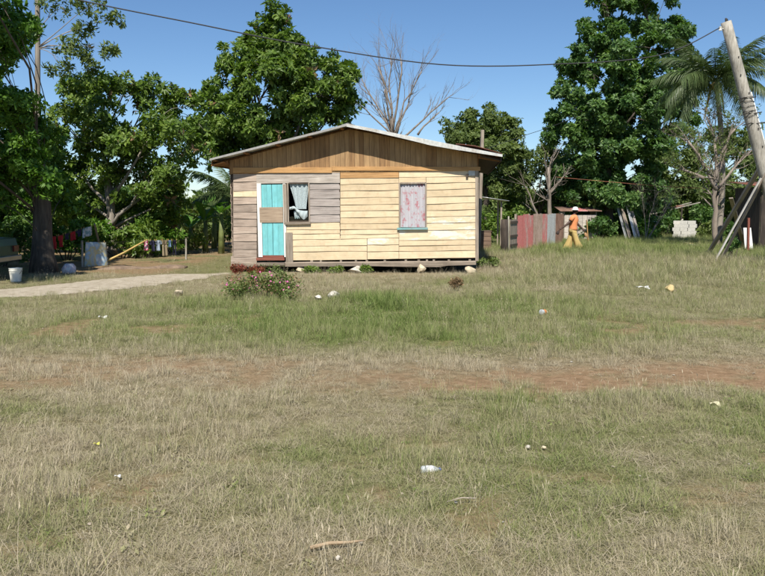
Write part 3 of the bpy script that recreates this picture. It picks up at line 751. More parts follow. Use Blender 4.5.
ct = MB().grid(curt2, 30, 8); mcurt = cloth('white_curtain_fold', [(0.52, 0.60, 0.60), (0.62, 0.68, 0.68)], 8, 0.2)
part(win, 'curtain_tail', ct, mcurt, smooth=True)
def curt3(a, b_):
    px = 293.5 + a * 5.0 + 1.0 * b_; py = 211 + b_ * 8; u, z = hp(px, py); return (u, 0.05 + 0.012 * math.sin(a * 14), z)
part(win, 'curtain_fold', MB().grid(curt3, 14, 6), M['lace'], smooth=True)
# floral curtained window
win2 = empty('window'); win2.parent = house; tag(win2, 'window filled by a floral curtain above a turquoise sill')
rectpart('frame', 398.8, 400.4, 182.8, 227.6, M['greyz'], -0.03, 0.06, win2)
rectpart('frame', 425.2, 426.8, 182.8, 227.6, M['greyz'], -0.03, 0.06, win2)
rectpart('frame', 400.4, 425.2, 182.2, 183.8, M['greyz'], -0.03, 0.06, win2)
rectpart('sill', 397.2, 428.0, 227.6, 229.7, M['cyanx'], -0.075, 0.06, win2)
def fc(a, b_):
    px = 400.6 + a * 24.4; py = 184 + b_ * 43.2; u, z = hp(px, py)
    return (u, 0.028 + 0.012 * math.sin(a * 52 + 0.6 * math.sin(b_ * 4)) + 0.006 * math.sin(a * 17 + b_ * 5), z)
part(win2, 'curtain', MB().grid(fc, 80, 10), M['floral'], smooth=True)

# underfloor: joists, crooked sill timber, stones
sb = MB(); pts = []
n_ = 26
for i in range(n_ + 1):
    px = 234 + (476 - 234) * i / n_
    top_ = 262.2 - 1.4 * i / n_; bot = top_ + 4.6 + (1.2 if i > 15 else 0) * math.sin((i - 15) / 4) - (1.2 if i > 22 else 0)
    u, zt_ = hp(px, top_); _, zb_ = hp(px, bot); j = random.uniform(-0.018, 0.018)
    pts.append([(u, -0.05 + j, zb_), (u, 0.10 + j, zb_), (u, 0.11 + j, zt_ - 0.02), (u, 0.07 + j, zt_), (u, -0.03 + j, zt_ + j * 0.5), (u, -0.06 + j, zt_ - 0.03)])
sb.loft([list(reversed(q)) for q in pts]); part(house, 'sill_beam', sb, M['sill'], smooth=False)
for px in (312, 321, 341, 356, 367, 385, 406, 419, 427, 434, 449, 470):
    u, zt_ = hp(px, 258.6); u2, zb_ = hp(px, 262.6)
    part(house, 'joist', MB().box2((u - random.uniform(0.02, 0.045), -0.02, min(zb_, Z0 - 0.06) - 0.03), (u + 0.025, 3.2, Z0 - 0.021)), M['greyz' if random.random() < .6 else 'sill'])
part(house, 'sill_beam', MB().box2((0.1, DEP - 0.2, 0.06), (HW - 0.1, DEP - 0.05, Z0 - 0.03)), M['sill'])
part(house, 'sill_beam', MB().box2((0.1, 3.2, 0.06), (HW - 0.1, 3.35, Z0 - 0.03)), M['sill'])
def rock_mesh(sx, sy, sz, seed, sub=2, rough=0.28):
    bm = bmesh.new(); bmesh.ops.create_icosphere(bm, subdivisions=sub, radius=1.0)
    r_ = random.Random(seed); off = [Vector((r_.uniform(-1, 1), r_.uniform(-1, 1), r_.uniform(-1, 1))).normalized() for _ in range(13)]
    cut = [r_.uniform(0.38, 0.82) for _ in off]
    for v in bm.verts:
        for n, c in zip(off, cut):
            d = v.co.dot(n)
            if d > c: v.co -= n * (d - c)
        v.co *= 1 + r_.uniform(-rough, rough) * 0.25
        v.co = Vector((v.co.x * sx, v.co.y * sy, v.co.z * sz))
    zmin = min(v.co.z for v in bm.verts)
    for v in bm.verts: v.co.z -= zmin * 0.80
    me = bpy.data.meshes.new('stone'); bm.to_mesh(me); bm.free(); return me
def rock(name, loc, s, seed, mat, parent=None, rz=0.0, sub=2):
    me = rock_mesh(s[0], s[1], s[2], seed, sub); me.materials.append(mat)
    o = bpy.data.objects.new(name, me); o.location = loc; o.rotation_euler = (0, 0, rz); return link(o, parent)
for i, (px, s, yl) in enumerate([(355, (0.26, 0.2, 0.11), -0.16), (360, (0.14, 0.13, 0.07), 0.0), (422, (0.20, 0.18, 0.15), -0.02), (470, (0.17, 0.15, 0.15), 0.0), (238, (0.2, 0.18, 0.11), 0.05), (300, (0.2, 0.18, 0.10), 0.06)]):
    u, _ = hp(px, 262); zb = 0.02
    rock('foundation_stone', (u, yl, zb - 0.085 - (u * 0.011 - 0.03) * 0.9 + (0.10 if i == 1 else 0)), s, 40 + i, M['stone_w' if i in (0, 1) else 'stone'], house)
for i in range(4):
    for yl in (3.3, DEP - 0.12):
        rock('foundation_stone', (0.4 + i * 1.9, yl, -0.07 - (0.4 + i * 1.9) * 0.011), (0.22, 0.2, 0.16), 60 + i, M['stone'], house)

# ------------------------------------------------------------------ vegetation builders
def unit(a): return a / np.maximum(np.linalg.norm(a, axis=-1, keepdims=True), 1e-9)
def leaves(P0, D, N, L, W, droop, tint):
    """folded two-triangle leaves. arrays of n"""
    n = len(P0); S = unit(np.cross(D, N)); N2 = np.cross(S, D)
    mid = P0 + D * (L * 0.48)[:, None] - N2 * (L * 0.02)[:, None]
    lt = mid + S * (W / 2)[:, None] + N2 * (W * 0.18)[:, None]
    rt = mid - S * (W / 2)[:, None] + N2 * (W * 0.18)[:, None]
    tip = P0 + D * L[:, None] - N2 * (L * droop)[:, None]
    V = np.stack([P0, lt, tip, rt], 1).reshape(-1, 3)
    b = np.arange(n) * 4
    F = np.concatenate([np.stack([b, b + 2, b + 1], 1), np.stack([b, b + 3, b + 2], 1)])
    return V, F, np.repeat(tint, 4)
def crown_points(lobes, density, r, clump=0.34, fill=0.55, gap=0.0):
    """lobes: (cx,cy,cz,rx,ry,rz). returns rosette centres and outward axes, two-level clumps"""
    C = []; A = []; T = []
    for (cx, cy, cz, rx, ry, rz) in lobes:
        m = (rx + ry + rz) / 3
        nsub = max(5, int(4 * math.pi * m * m / (math.pi * (clump * m) ** 2) * 0.55 / max(0.3, 1)))
        nsub = int(min(nsub, 26))
        for k in range(nsub):
            v = r.normal(size=3); v /= np.linalg.norm(v)
            f = 1.0 if r.random() < 0.74 else r.uniform(0.3, 0.8)
            f *= r.uniform(0.80, 1.10) if r.random() < 0.8 else r.uniform(1.12, 1.34)
            c = np.array([cx + v[0] * rx * f * 0.84, cy + v[1] * ry * f * 0.84, cz + v[2] * rz * f * 0.84])
            cr = m * clump * r.uniform(0.55, 1.12) * (0.7 if f > 1.1 else 1.0)
            if r.random() < gap: continue
            n = max(4, int(density * cr * cr * 4))
            w = r.normal(size=(n, 3)); w[:, 2] += 0.25; w = unit(w)
            rad = cr * r.uniform(0.45, 1.0, n)[:, None] ** 0.6
            C.append(c + w * rad * np.array([1.1, 1.1, 0.85])); A.append(unit(w * 0.8 + v * 0.5 + np.array([0, 0, 0.3]) + 0.45 * r.normal(size=(n, 3))))
            T.append(np.full(n, r.uniform(-0.16, 0.16)))
    return np.concatenate(C), np.concatenate(A), np.concatenate(T)
def rosettes(C, A, T, r, n=9, L=(0.16, 0.26), wr=0.42, spread=(0.9, 1.5), droop=0.18, tint=(0.25, 0.75), axis_gap=0.0):
    m = len(C); k = m * n
    ref = unit(r.normal(size=(m, 3))); U = unit(np.cross(A, ref)); W_ = np.cross(A, U)
    U = np.repeat(U, n, 0); W_ = np.repeat(W_, n, 0); A2 = np.repeat(A, n, 0); C2 = np.repeat(C, n, 0)
    ph = r.uniform(0, 2 * math.pi, k); th = r.uniform(spread[0], spread[1], k)
    D = unit(A2 * np.cos(th)[:, None] + (U * np.cos(ph)[:, None] + W_ * np.sin(ph)[:, None]) * np.sin(th)[:, None])
    N = unit(A2 + 0.35 * r.normal(size=(k, 3)))
    ll = r.uniform(L[0] * 0.75, L[1] * 1.1, k) * np.repeat(r.uniform(0.7, 1.2, m), n); t = np.clip(r.uniform(tint[0], tint[1], k) + np.repeat(T, n), 0, 1)
    P0 = C2 + A2 * r.uniform(-0.08, 0.08, k)[:, None] + D * 0.02
    return leaves(P0, D, N, ll, ll * wr * r.uniform(0.8, 1.2, k), droop, t)
def limb_path(a, b, r, sag=0.15, n=5):
    a = Vector(a); b = Vector(b); L = (b - a).length; out = []
    o = Vector((r.uniform(-1, 1), r.uniform(-1, 1), r.uniform(0.2, 1))) * L * sag
    for i in range(n + 1):
        t = i / n; out.append(a.lerp(b, t) + o * math.sin(math.pi * t) + Vector((r.uniform(-1, 1), r.uniform(-1, 1), r.uniform(-1, 1))) * L * 0.02)
    return out
def make_tree(name, label, cat, base, trunk_top, r0, lobes, leafmat_, bark, seed, density=55, n=9, L=(0.16, 0.26), wr=0.42,
              group=None, fork=0.45, clump=0.34, gap=0.0, twigs=3, spread=(0.9, 1.5), tint=(0.2, 0.8), lean=0.0, flare=1.35, dry=0, limb_r=1.0, wob=1.0, taper=0.5):
    r = np.random.default_rng(seed); rr = random.Random(seed)
    bx, by = base; bz = gzf(bx, by)
    root = empty(name, (bx, by, bz)); tag(root, label, cat, group)
    off = Vector((bx, by, bz)); tt = Vector(trunk_top) - off
    tm = MB(); path = []
    for i in range(8):
        t = i / 7; p = tt * t + Vector((math.sin(t * 5 + seed) * 0.06, math.cos(t * 4 + seed) * 0.05, 0)) * tt.length * 0.25 * wob * math.sin(math.pi * t)
        path.append(p)
    path[0] = Vector((0, 0, -0.12))
    rad = [r0 * (flare if i == 0 else (1.12 if i == 1 else 1.0)) * (1 - taper * i / 7) for i in range(8)]
    tm.tube(path, rad, 10)
    # root buttress ripples
    trunk = tm.build('trunk', bark, root, smooth=True)
    lm = MB()
    for (cx, cy, cz, rx, ry, rz) in lobes:
        c = Vector((cx, cy, cz)) - off
        s = path[min(7, max(2, int(7 * rr.uniform(fork, 1.0))))]
        if s.z > c.z - 0.1: s = path[max(1, int(7 * fork) - 1)]
        lp = limb_path(s, c, rr); m = (rx + ry + rz) / 3
        ra = limb_r * max(0.02, min(r0 * 0.45, m * 0.075)); lm.tube(lp, [ra * (1 - 0.7 * i / 5) for i in range(6)], 6)
        for k in range(twigs):
            v = Vector((rr.gauss(0, 1), rr.gauss(0, 1), rr.gauss(0.3, 1))).normalized()
            e = c + Vector((v.x * rx, v.y * ry, v.z * rz)) * 0.85
            lm.tube(limb_path(lp[rr.randint(3, 5)], e, rr, 0.1, 3), [ra * 0.3, ra * 0.22, ra * 0.14, ra * 0.06], 4)
    lm.build('limbs', bark, root, smooth=True)
    C, A, T = crown_points(lobes, density, r, clump, gap=gap)
    V, F, tn = rosettes(C, A, T, r, n, L, wr, spread, tint=tint)
    o = np_mesh('crown', V - np.array([bx, by, bz]), F, leafmat_, root, {'tint': tn})
    if dry:
        pick = r.choice(len(C), dry); V, F, tn = rosettes(C[pick], A[pick] * np.array([1, 1, -0.3]), T[pick], r, 6, (L[0], L[1] * 1.2), wr)
        np_mesh('dry_leaf_clusters', V - np.array([bx, by, bz]) + A[pick].repeat(24, 0) * 0.12, F, M['leaf_dry'], root, {'tint': tn})['kind'] = 'stuff'
    return root
def lob(Y, items, seed=0, dy=0.5, back=True):
    """items: (px,py,rx_px,ry_px[,depth offset]) at depth Y -> world lobes"""
    rr = random.Random(seed); out = []
    for it in items:
        px, py, a, b_ = it[:4]; m = 0.5 * (a + b_) * Y / FPX
        d = it[4] if len(it) > 4 else rr.uniform(-dy, dy) * m * 1.6
        c = P(px, py, Y + d); s = (Y + d) / FPX
        out.append((c.x, c.y, c.z, a * s, 0.5 * (a + b_) * s, b_ * s))
    return out

def bare_tree(name, label, base, Y, stems, seed, mat, depth=4, r0=0.09, group=None, leafy=0, leafm=None, cat='tree', k0=3, ln=0.62, sp=0.5):
    """stems: list of (end point world) limbs from base upward; each ramifies"""
    rr = random.Random(seed); bz = gzf(base[0], base[1]); off = Vector((base[0], base[1], bz))
    root = empty(name, off); tag(root, label, cat, group)
    tr = MB(); br = MB(); tips = []
    def grow(p, d, L, r_, dep):
        n = 4; pts = [p]; q = p.copy(); dd = d.copy()
        for i in range(n):
            dd = (dd + Vector((rr.gauss(0, .12), rr.gauss(0, .12), rr.gauss(0.03, .10)))).normalized(); q = q + dd * L / n; pts.append(q.copy())
        br.tube(pts, [r_ * (1 - 0.45 * i / n) for i in range(n + 1)], 5 if dep > 1 else 4, cap=False)
        if dep <= 0: tips.append(q.copy()); return
        for k in range(rr.randint(2, k0)):
            i = rr.randint(1, n); nd = (dd + Vector((rr.gauss(0, sp), rr.gauss(0, sp), rr.gauss(0.15, sp * .8)))).normalized()
            grow(pts[i], nd, L * rr.uniform(ln * 0.75, ln * 1.15), r_ * (1 - 0.45 * i / n) * 0.62, dep - 1)
    for (e, rs, isl) in stems:
        pts = limb_path((0, 0, -0.1) if isl == 0 else Vector(isl) - off, Vector(e) - off, rr, 0.06, 6)
        tr.tube(pts, [rs * (1.25 if i == 0 else 1) * (1 - 0.5 * i / 6) for i in range(7)], 8)
        for i in range(3, 7):
            for k in range(2 if i < 6 else 3):
                d = (pts[min(i + 1, 6)] - pts[i - 1]).normalized(); nd = (d + Vector((rr.gauss(0, sp), rr.gauss(0, sp), rr.gauss(0.1, sp)))).normalized()
                grow(pts[i], nd, (pts[-1] - pts[0]).length * rr.uniform(0.22, 0.42), rs * (1 - 0.5 * i / 6) * 0.45, depth - 2)
    tr.build('trunk', mat, root, smooth=True); br.build('branches', mat, root, smooth=True)
    if leafy and tips:
        r = np.random.default_rng(seed); C = np.array([tuple(t) for t in tips]); C = C[r.choice(len(C), min(leafy, len(C)), replace=False)]
        A = unit(r.normal(size=C.shape) + np.array([0, 0, .6])); V, F, tn = rosettes(C, A, np.zeros(len(C)), r, 7, (0.08, 0.15), 0.4)
        np_mesh('leaves', V, F, leafm, root, {'tint': tn})
    return root

def frond_mesh(L, droop, nl, lw, ll, seed, mid=0.0, twist=0.0, hang=0.5):
    """palm frond along +X rising then drooping"""
    rr = random.Random(seed); mb = MB(); pts = []
    for i in range(13):
        t = i / 12; pts.append(Vector((L * (t - 0.12 * droop * t * t), 0, L * (0.45 * t - 0.62 * droop * t * t))))
    mb.tube(pts, [0.03 * (1 - 0.85 * i / 12) for i in range(13)], 4)
    for k in range(nl):
        t = 0.12 + 0.88 * k / nl; f = t * 12; i = min(11, int(f)); p = pts[i].lerp(pts[i + 1], f - i); d = (pts[i + 1] - pts[i]).normalized()
        le = ll * (0.55 + 0.45 * math.sin(math.pi * min(1, t * 1.05))) * rr.uniform(0.85, 1.1)
        for s in (-1, 1):
            o = (Vector((0, s, 0)) * 0.85 + d * rr.uniform(0.45, 0.75) + Vector((0, 0, -hang * rr.uniform(0.5, 1.2)))).normalized()
            n = Vector((0, 0, 1)); sd_ = d * lw / 2
            q = p + o * le * 0.5 + Vector((0, 0, 0.04 * le)); e = p + o * le + Vector((0, 0, -0.22 * le))
            mb.add([p - sd_ * .6, p + sd_ * .6, q + sd_, q - sd_, e], [(0, 1, 2, 3), (3, 2, 4)])
    return mb
def palm(name, label, base, top, L, nf, seed, trunk_r=0.13, group=None, coconuts=0, ll=0.55, droops=(0.8, 1.6), trunk_mat=None, nl=46, az=None):
    rr = random.Random(seed); bz = gzf(*base); off = Vector((base[0], base[1], bz)); root = empty(name, off); tag(root, label, 'palm tree', group)
    t = Vector(top) - off; pts = [t * (i / 9) + Vector((0.25 * math.sin(math.pi * i / 9), 0, 0)) for i in range(10)]; pts[0].z = -0.15
    MB().tube(pts, [trunk_r * (1.4 if i == 0 else 1 - 0.3 * i / 9) for i in range(10)], 10).build('trunk', trunk_mat or M['bark_pale'], root, smooth=True)
    metas = []
    for k in range(5):
        d = droops[0] + (droops[1] - droops[0]) * k / 4
        mb = frond_mesh(L, d, nl, 0.045, ll, seed + k, hang=0.35 + 0.3 * k); me = mb.mesh('frond')
        a = me.attributes.new('tint', 'FLOAT', 'POINT'); a.data.foreach_set('value', np.clip(np.random.default_rng(k).uniform(0.25, 0.75, len(me.vertices)), 0, 1).astype(np.float32))
        me.materials.append(M['frond']); metas.append(me)
    for k in range(nf):
        j = int(5 * k / nf); o = bpy.data.objects.new('frond', metas[j]); link(o, root); o.location = t + Vector((0, 0, 0.02 * k / nf))
        el = R(62) - R(78) * (k / nf) + rr.uniform(-.12, .12)
        o.rotation_euler = (rr.uniform(-.25, .25), -el * 0.75 + 0.1, k * 2.399 + rr.uniform(-.2, .2)); s = rr.uniform(0.85, 1.1); o.scale = (s, s, s)
    for k in range(coconuts):
        a = rr.uniform(0, 6.28); me = rock_mesh(0.11, 0.11, 0.14, seed + k, 2, 0.05); me.materials.append(M['coconut'])
        o = bpy.data.objects.new('coconut', me); link(o, root); o.location = t + Vector((0.22 * math.cos(a), 0.22 * math.sin(a), -0.25 - rr.uniform(0, .2)))
    if coconuts:
        for k in range(5):
            a = rr.uniform(0, 6.28); mb = MB(); q = [t + Vector((math.cos(a) * .5 * s_, math.sin(a) * .5 * s_, -1.7 * s_ * s_ + 0.1)) for s_ in (0, .3, .6, 1)]
            mb.tube(q, [0.03, 0.05, 0.05, 0.01], 5).build('dry_flower_stalk', M['leaf_drystalk'], root)
    return root
M['leaf_drystalk'] = plain('dry_stalk', (0.40, 0.28, 0.09), 0.8, 0.25, 6)

def banana(label, base, h, n, seed, L=1.5, group='banana plants left of the house', dead=1):
    rr = random.Random(seed); bz = gzf(*base); root = empty('banana_plant', (base[0], base[1], bz)); tag(root, label, 'banana plant', group)
    MB().tube([(0, 0, -.1), (0.02, 0, h * .5), (0.04, 0.02, h)], [0.13, 0.10, 0.06], 9).build('stem', M['stalk'], root, smooth=True)
    for k in range(n + dead):
        isd = k >= n; a = k * 2.399 + rr.uniform(-.3, .3); l = L * rr.uniform(0.75, 1.15) * (0.8 if isd else 1); w = l * (0.09 if isd else 0.26); dr = 1.6 if isd else rr.uniform(0.35, 1.0); up = -0.2 if isd else rr.uniform(0.5, 1.1)
        def fn(u_, v_):
            t = v_; c = Vector((math.cos(a), math.sin(a), 0)); s_ = Vector((-math.sin(a), math.cos(a), 0))
            ww = w * (math.sin(math.pi * min(1, 0.08 + t * 0.95)) ** 0.6) * (0.15 if t < 0.12 else 1)
            p = c * l * (t - 0.2 * dr * t * t) + Vector((0, 0, 1)) * l * (up * t - dr * t * t * 0.8)
            q = (u_ - 0.5) * 2; rag = 1 - 0.10 * abs(math.sin(t * 37 + k)) * abs(q)
            return p + s_ * q * ww * 0.5 * rag + Vector((0, 0, 1)) * (abs(q) * ww * 0.16) + Vector((0, 0, h - 0.05))
        mb = MB().grid(fn, 4, 12); me = mb.mesh('leaf', True); at = me.attributes.new('tint', 'FLOAT', 'POINT')
        at.data.foreach_set('value', np.full(len(me.vertices), rr.uniform(0.1, 0.9), dtype=np.float32)); me.materials.append(M['leaf_dry'] if isd else M['banana'])
        link(bpy.data.objects.new('dead_leaf' if isd else 'leaf', me), root)
    return root
M['stalk'] = plain('banana_stalk', (0.16, 0.19, 0.06), 0.6, 0.35, 5)

def shrub(name, label, base, rx, h, mat, seed, density=60, L=(0.07, 0.13), n=8, group=None, cat='shrub', ry=None, wr=0.45, tint=(0.2, 0.8), nlobe=0):
    r = np.random.default_rng(seed); rr = random.Random(seed); bz = gzf(*base); root = empty(name, (base[0], base[1], bz)); tag(root, label, cat, group)
    ry = ry or rx * 0.7; lobes = []
    k = nlobe or max(4, int(rx * 5))
    for i in range(k):
        x = rr.uniform(-1, 1) * rx * 0.75; y = rr.uniform(-1, 1) * ry * 0.75; f = 1 - 0.45 * (abs(x) / rx) ** 1.5
        m = min(rx, h) * rr.uniform(0.28, 0.46); lobes.append((x, y, max(m * 0.7, h * f * rr.uniform(0.35, 0.85)), m * 1.1, m, m * 0.9))
    C, A, T = crown_points(lobes, density, r, 0.42); C[:, 2] = np.maximum(C[:, 2], 0.04)
    V, F, tn = rosettes(C, A, T, r, n, L, wr, tint=tint); V[:, 2] = np.maximum(V[:, 2], 0.005)
    np_mesh('foliage', V, F, mat, root, {'tint': tn})
    sm = MB()
    for (x, y, z, *_r) in lobes:
        sm.tube(limb_path((x * .25, y * .25, -0.05), (x, y, z), rr, 0.08, 3), [0.025 * min(1, h), 0.02 * min(1, h), 0.014 * min(1, h), 0.006], 5)
    sm.build('stems', M['bark'], root)
    return root
# ------------------------------------------------------------------ trees
b = G(44, 272.5)
make_tree('shade_tree', 'broad dark-trunked shade tree beside the white bucket', 'tree', (b.x, b.y), tuple(P(36, 150, b.y + 0.2)), 0.28,
          lob(21.6, [(10, 22, 30, 26, 0), (-30, 40, 40, 40, 1), (-20, -25, 45, 32, -1), (6, 112, 26, 26, -.6), (30, 132, 26, 26, .4), (2, 168, 26, 28, -.3), (-40, 120, 40, 40, .5), (34, 172, 24, 20, 1.2),
                     (-60, 190, 40, 40, .8), (-70, 60, 50, 50, 2), (30, 150, 34, 26, 3.2), (-15, 150, 40, 40, 3.0), (15, 205, 26, 18, 2.4), (60, 190, 22, 22, 2.2), (45, 186, 18, 16, -0.9), (20, 152, 28, 24, -1.1), (14, 104, 26, 22, -1.1), (-12, 200, 24, 26, -.9), (-5, 40, 24, 24, -.8), (-95, -20, 80, 60, -6.0), (-150, 30, 80, 60, -5.0), (-60, -95, 70, 50, -4.0), (-150, -120, 90, 60, -5), (-190, 80, 80, 70, -3)], 3), M['leaf_bright'], M['bark'], 5,  # last lobes, out of view toward the camera, added to shade car and trunk
          density=100, n=9, L=(0.10, 0.18), wr=0.45, fork=0.5, flare=1.5, gap=0.1, taper=0.35, limb_r=0.35)
b = P(39, 262, 26.0)
make_tree('tall_pale_tree', 'tall thin tree with bare pale trunk and sparse leafy top branches', 'tree', (b.x, 26.0), tuple(P(37, -40, 26.0)), 0.105,
          lob(26, [(62, 8, 22, 9, 0), (92, 6, 18, 8, -.3), (110, 20, 12, 8, .2), (78, 30, 16, 9, 0), (70, 48, 16, 12, -.2), (88, 62, 12, 12, .2), (60, 66, 12, 10, 0), (108, 50, 7, 9, .1), (20, -30, 40, 20, 0), (70, -30, 40, 20, .4)], 4),
          M['leaf_olive'], M['bark_pale'], 9, density=42, n=7, L=(0.10, 0.19), wr=0.4, fork=0.86, clump=0.4, gap=0.22, twigs=6, limb_r=0.55, wob=0.12, taper=0.35)
make_tree('spreading_tree', 'round leafy tree with pale twigs behind the clothes line', 'tree', tuple(P(112, 255, 29))[:2], tuple(P(112, 190, 29)), 0.16,
          lob(29, [(125, 92, 34, 24, 0), (85, 98, 32, 28, -.4), (165, 100, 30, 24, .3), (70, 130, 34, 30, .2), (110, 130, 38, 30, -1.0), (155, 135, 34, 30, -.8), (190, 118, 24, 22, .4), (75, 172, 32, 26, .6), (120, 172, 34, 28, -.2),
                    (160, 180, 30, 28, -.6), (190, 150, 20, 24, .6), (100, 205, 30, 18, .8), (150, 212, 26, 18, .5), (172, 205, 18, 20, .2), (60, 205, 22, 18, 1.4)], 6), M['leaf_mid'], M['bark_pale'], 15,
          density=66, n=9, L=(0.11, 0.21), wr=0.46, twigs=5, dry=70, gap=0.14, clump=0.31)
make_tree('breadfruit_tree', 'tall dense tree rising behind the left slope of the house roof', 'tree', tuple(P(272, 248, 35))[:2], tuple(P(274, 110, 35)), 0.24,
          lob(35, [(276, 22, 15, 20, 0), (262, 45, 24, 20, .4), (292, 52, 24, 22, -.3), (240, 62, 20, 18, .2), (318, 70, 24, 20, .3), (340, 82, 20, 22, -.2), (232, 88, 26, 22, -.5), (270, 82, 34, 28, -1.2), (306, 98, 32, 26, -.6),
                    (216, 112, 22, 24, .3), (250, 118, 32, 28, -.9), (290, 130, 34, 24, .2), (330, 116, 22, 22, .6), (206, 138, 18, 22, .5), (228, 142, 22, 20, .0), (348, 108, 12, 18, .4), (270, 155, 60, 20, .8)], 8), M['leaf_mid'], M['bark'], 21,
          density=62, n=10, L=(0.14, 0.26), wr=0.44, twigs=5, dry=26, gap=0.14, clump=0.31, tint=(0.1, 0.75))
make_tree('almond_tree', 'tallest dense dark green tree beside the leaning metal sheets', 'tree', tuple(P(606, 236, 46))[:2], tuple(P(612, 110, 46)), 0.30,
          lob(46, [(610, 8, 26, 22, 0), (645, 12, 30, 24, .5), (668, 40, 24, 22, 0), (598, 40, 24, 22, -.4), (632, 48, 34, 28, -1.3), (580, 66, 20, 18, .2), (660, 80, 30, 26, -.4), (608, 82, 34, 28, -1.2), (572, 96, 22, 18, -.2), (556, 124, 13, 12, 0),
                    (590, 118, 30, 22, -1.2), (635, 112, 36, 28, -1.3), (672, 112, 24, 24, .3), (568, 136, 24, 14, .2), (600, 150, 34, 26, -.8), (642, 150, 34, 28, -.8), (580, 180, 26, 26, .2), (612, 188, 36, 26, -.4), (646, 188, 24, 22, .3),
                    (590, 215, 24, 20, .8), (622, 222, 30, 16, 1.4), (690, 70, 10, 16, 0), (685, 95, 14, 14, .2), (630, -18, 34, 18, 0)], 12), M['leaf_deep'], M['bark'], 33,
          density=84, n=10, L=(0.14, 0.26), wr=0.46, twigs=4, dry=0, gap=0.16, clump=0.28, tint=(0.1, 0.85))
make_tree('rounded_tree', 'soft rounded olive green tree behind the right end of the roof', 'tree', tuple(P(486, 236, 48))[:2], tuple(P(486, 170, 48)), 0.2,
          lob(48, [(486, 124, 26, 17, 0), (464, 130, 22, 18, .3), (508, 132, 16, 20, -.3), (476, 142, 30, 20, -.8), (500, 158, 26, 22, -.6), (470, 165, 30, 22, 0), (514, 172, 16, 22, .4), (490, 185, 28, 20, .2)], 14), M['leaf_olive'], M['bark'], 41,
          density=60, n=9, L=(0.12, 0.22), wr=0.5, clump=0.3, tint=(0.2, 0.8))
make_tree('light_green_tree', 'light green bushy tree above the zinc fence', 'tree', tuple(P(538, 236, 50))[:2], tuple(P(540, 190, 50)), 0.14,
          lob(50, [(546, 160, 22, 16, 0), (524, 176, 18, 18, .4), (560, 172, 20, 18, -.3), (508, 196, 22, 16, 0), (535, 198, 26, 20, .8), (562, 200, 22, 18, .2), (520, 212, 26, 14, .4), (548, 148, 8, 8, 0)], 16), M['leaf_pale'], M['bark'], 43,
          density=42, n=8, L=(0.15, 0.26), wr=0.4, gap=0.12)
make_tree('scrub_tree', 'yellowish green scrubby tree behind the stack of concrete blocks', 'tree', tuple(P(704, 234, 54))[:2], tuple(P(704, 190, 54)), 0.16,
          lob(54, [(690, 150, 26, 20, 0), (720, 146, 24, 20, .6), (752, 152, 26, 22, 0), (672, 176, 24, 22, .3), (705, 182, 30, 24, -.6), (742, 188, 30, 26, 0), (775, 180, 30, 30, 0), (668, 208, 24, 22, 0), (700, 214, 28, 18, 1), (735, 216, 30, 18, 1)], 18), M['leaf_olive'], M['bark'], 47,
          density=34, n=8, L=(0.18, 0.3), wr=0.4, gap=0.1)
# slender far trees in the gap left of the house
for i, (px, items) in enumerate([(178, [(176, 184, 10, 9), (172, 200, 12, 10), (184, 208, 12, 9), (168, 216, 14, 8)]), (206, [(198, 205, 11, 9), (210, 212, 12, 9), (196, 220, 12, 8)]), (232, [(232, 206, 12, 9), (240, 215, 14, 9)])]):
    make_tree('slender_tree', ['slender pale-trunked far tree, tallest in the gap beside the house', 'small far tree between the slender tree and the palm', 'small far tree hidden behind the house corner palm'][i], 'tree',
              tuple(P(px, 236, 58 + i))[:2], tuple(P(px, 196, 58 + i)), 0.10, lob(58 + i, items, 30 + i), M['leaf_olive'], M['bark_pale'], 60 + i, density=30, n=8, L=(0.2, 0.34), gap=0.1)
# far tree line closing the horizon
rr = random.Random(5)
for i in range(15):
    px = -120 + i * 70 + rr.uniform(-14, 14); Y = rr.uniform(70, 82)
    base = P(px, 225, Y); top_ = 192 - rr.uniform(-4, 10)
    make_tree('far_tree', 'distant low tree in the line behind the yard', 'tree', (base.x, base.y), tuple(P(px, 205, Y)), 0.16,
              lob(Y, [(px - 26, top_ + 14, 22, 13), (px, top_ + 6, 24, 14), (px + 26, top_ + 15, 22, 13), (px - 10, top_ + 24, 34, 12), (px + 18, top_ + 26, 30, 10)], 70 + i), M['leaf_olive' if i % 2 else 'leaf_mid'], M['bark'], 80 + i,
              density=16, n=8, L=(0.3, 0.5), wr=0.5, group='trees along the far edge of the yard', twigs=1)

# bare trees
fk = P(393, 136, 39)
bare_tree('bare_tree', 'leafless grey tree fanning up behind the ridge of the roof', tuple(P(394, 240, 39))[:2], 39,
          [(tuple(fk), 0.17, 0), (tuple(P(377, 66, 39)), 0.055, tuple(fk)), (tuple(P(390, 58, 39.6)), 0.045, tuple(fk)), (tuple(P(402, 58, 38.4)), 0.055, tuple(fk)), (tuple(P(422, 72, 39)), 0.045, tuple(fk)), (tuple(P(384, 88, 38.5)), 0.05, tuple(fk)), (tuple(P(412, 92, 39.5)), 0.05, tuple(fk)),
           (tuple(P(362, 80, 39.4)), 0.045, tuple(fk)), (tuple(P(354, 98, 38.8)), 0.04, tuple(fk)), (tuple(P(368, 100, 39.6)), 0.04, tuple(fk)), (tuple(P(448, 98, 38.8)), 0.05, tuple(P(400, 142, 39))), (tuple(P(440, 112, 39)), 0.045, tuple(P(418, 135, 38.9)))], 101, M['bark_bare'], depth=4, k0=4, sp=0.34)
bare_tree('dead_tree', 'small dead tree with pale forked branches behind the zinc fence', tuple(P(543, 240, 42))[:2], 42,
          [(tuple(P(549, 168, 42)), 0.13, 0), (tuple(P(526, 186, 42)), 0.07, 0), (tuple(P(564, 176, 41.6)), 0.07, tuple(P(546, 198, 42)))], 103, M['bark_bare'], depth=3, sp=0.45)
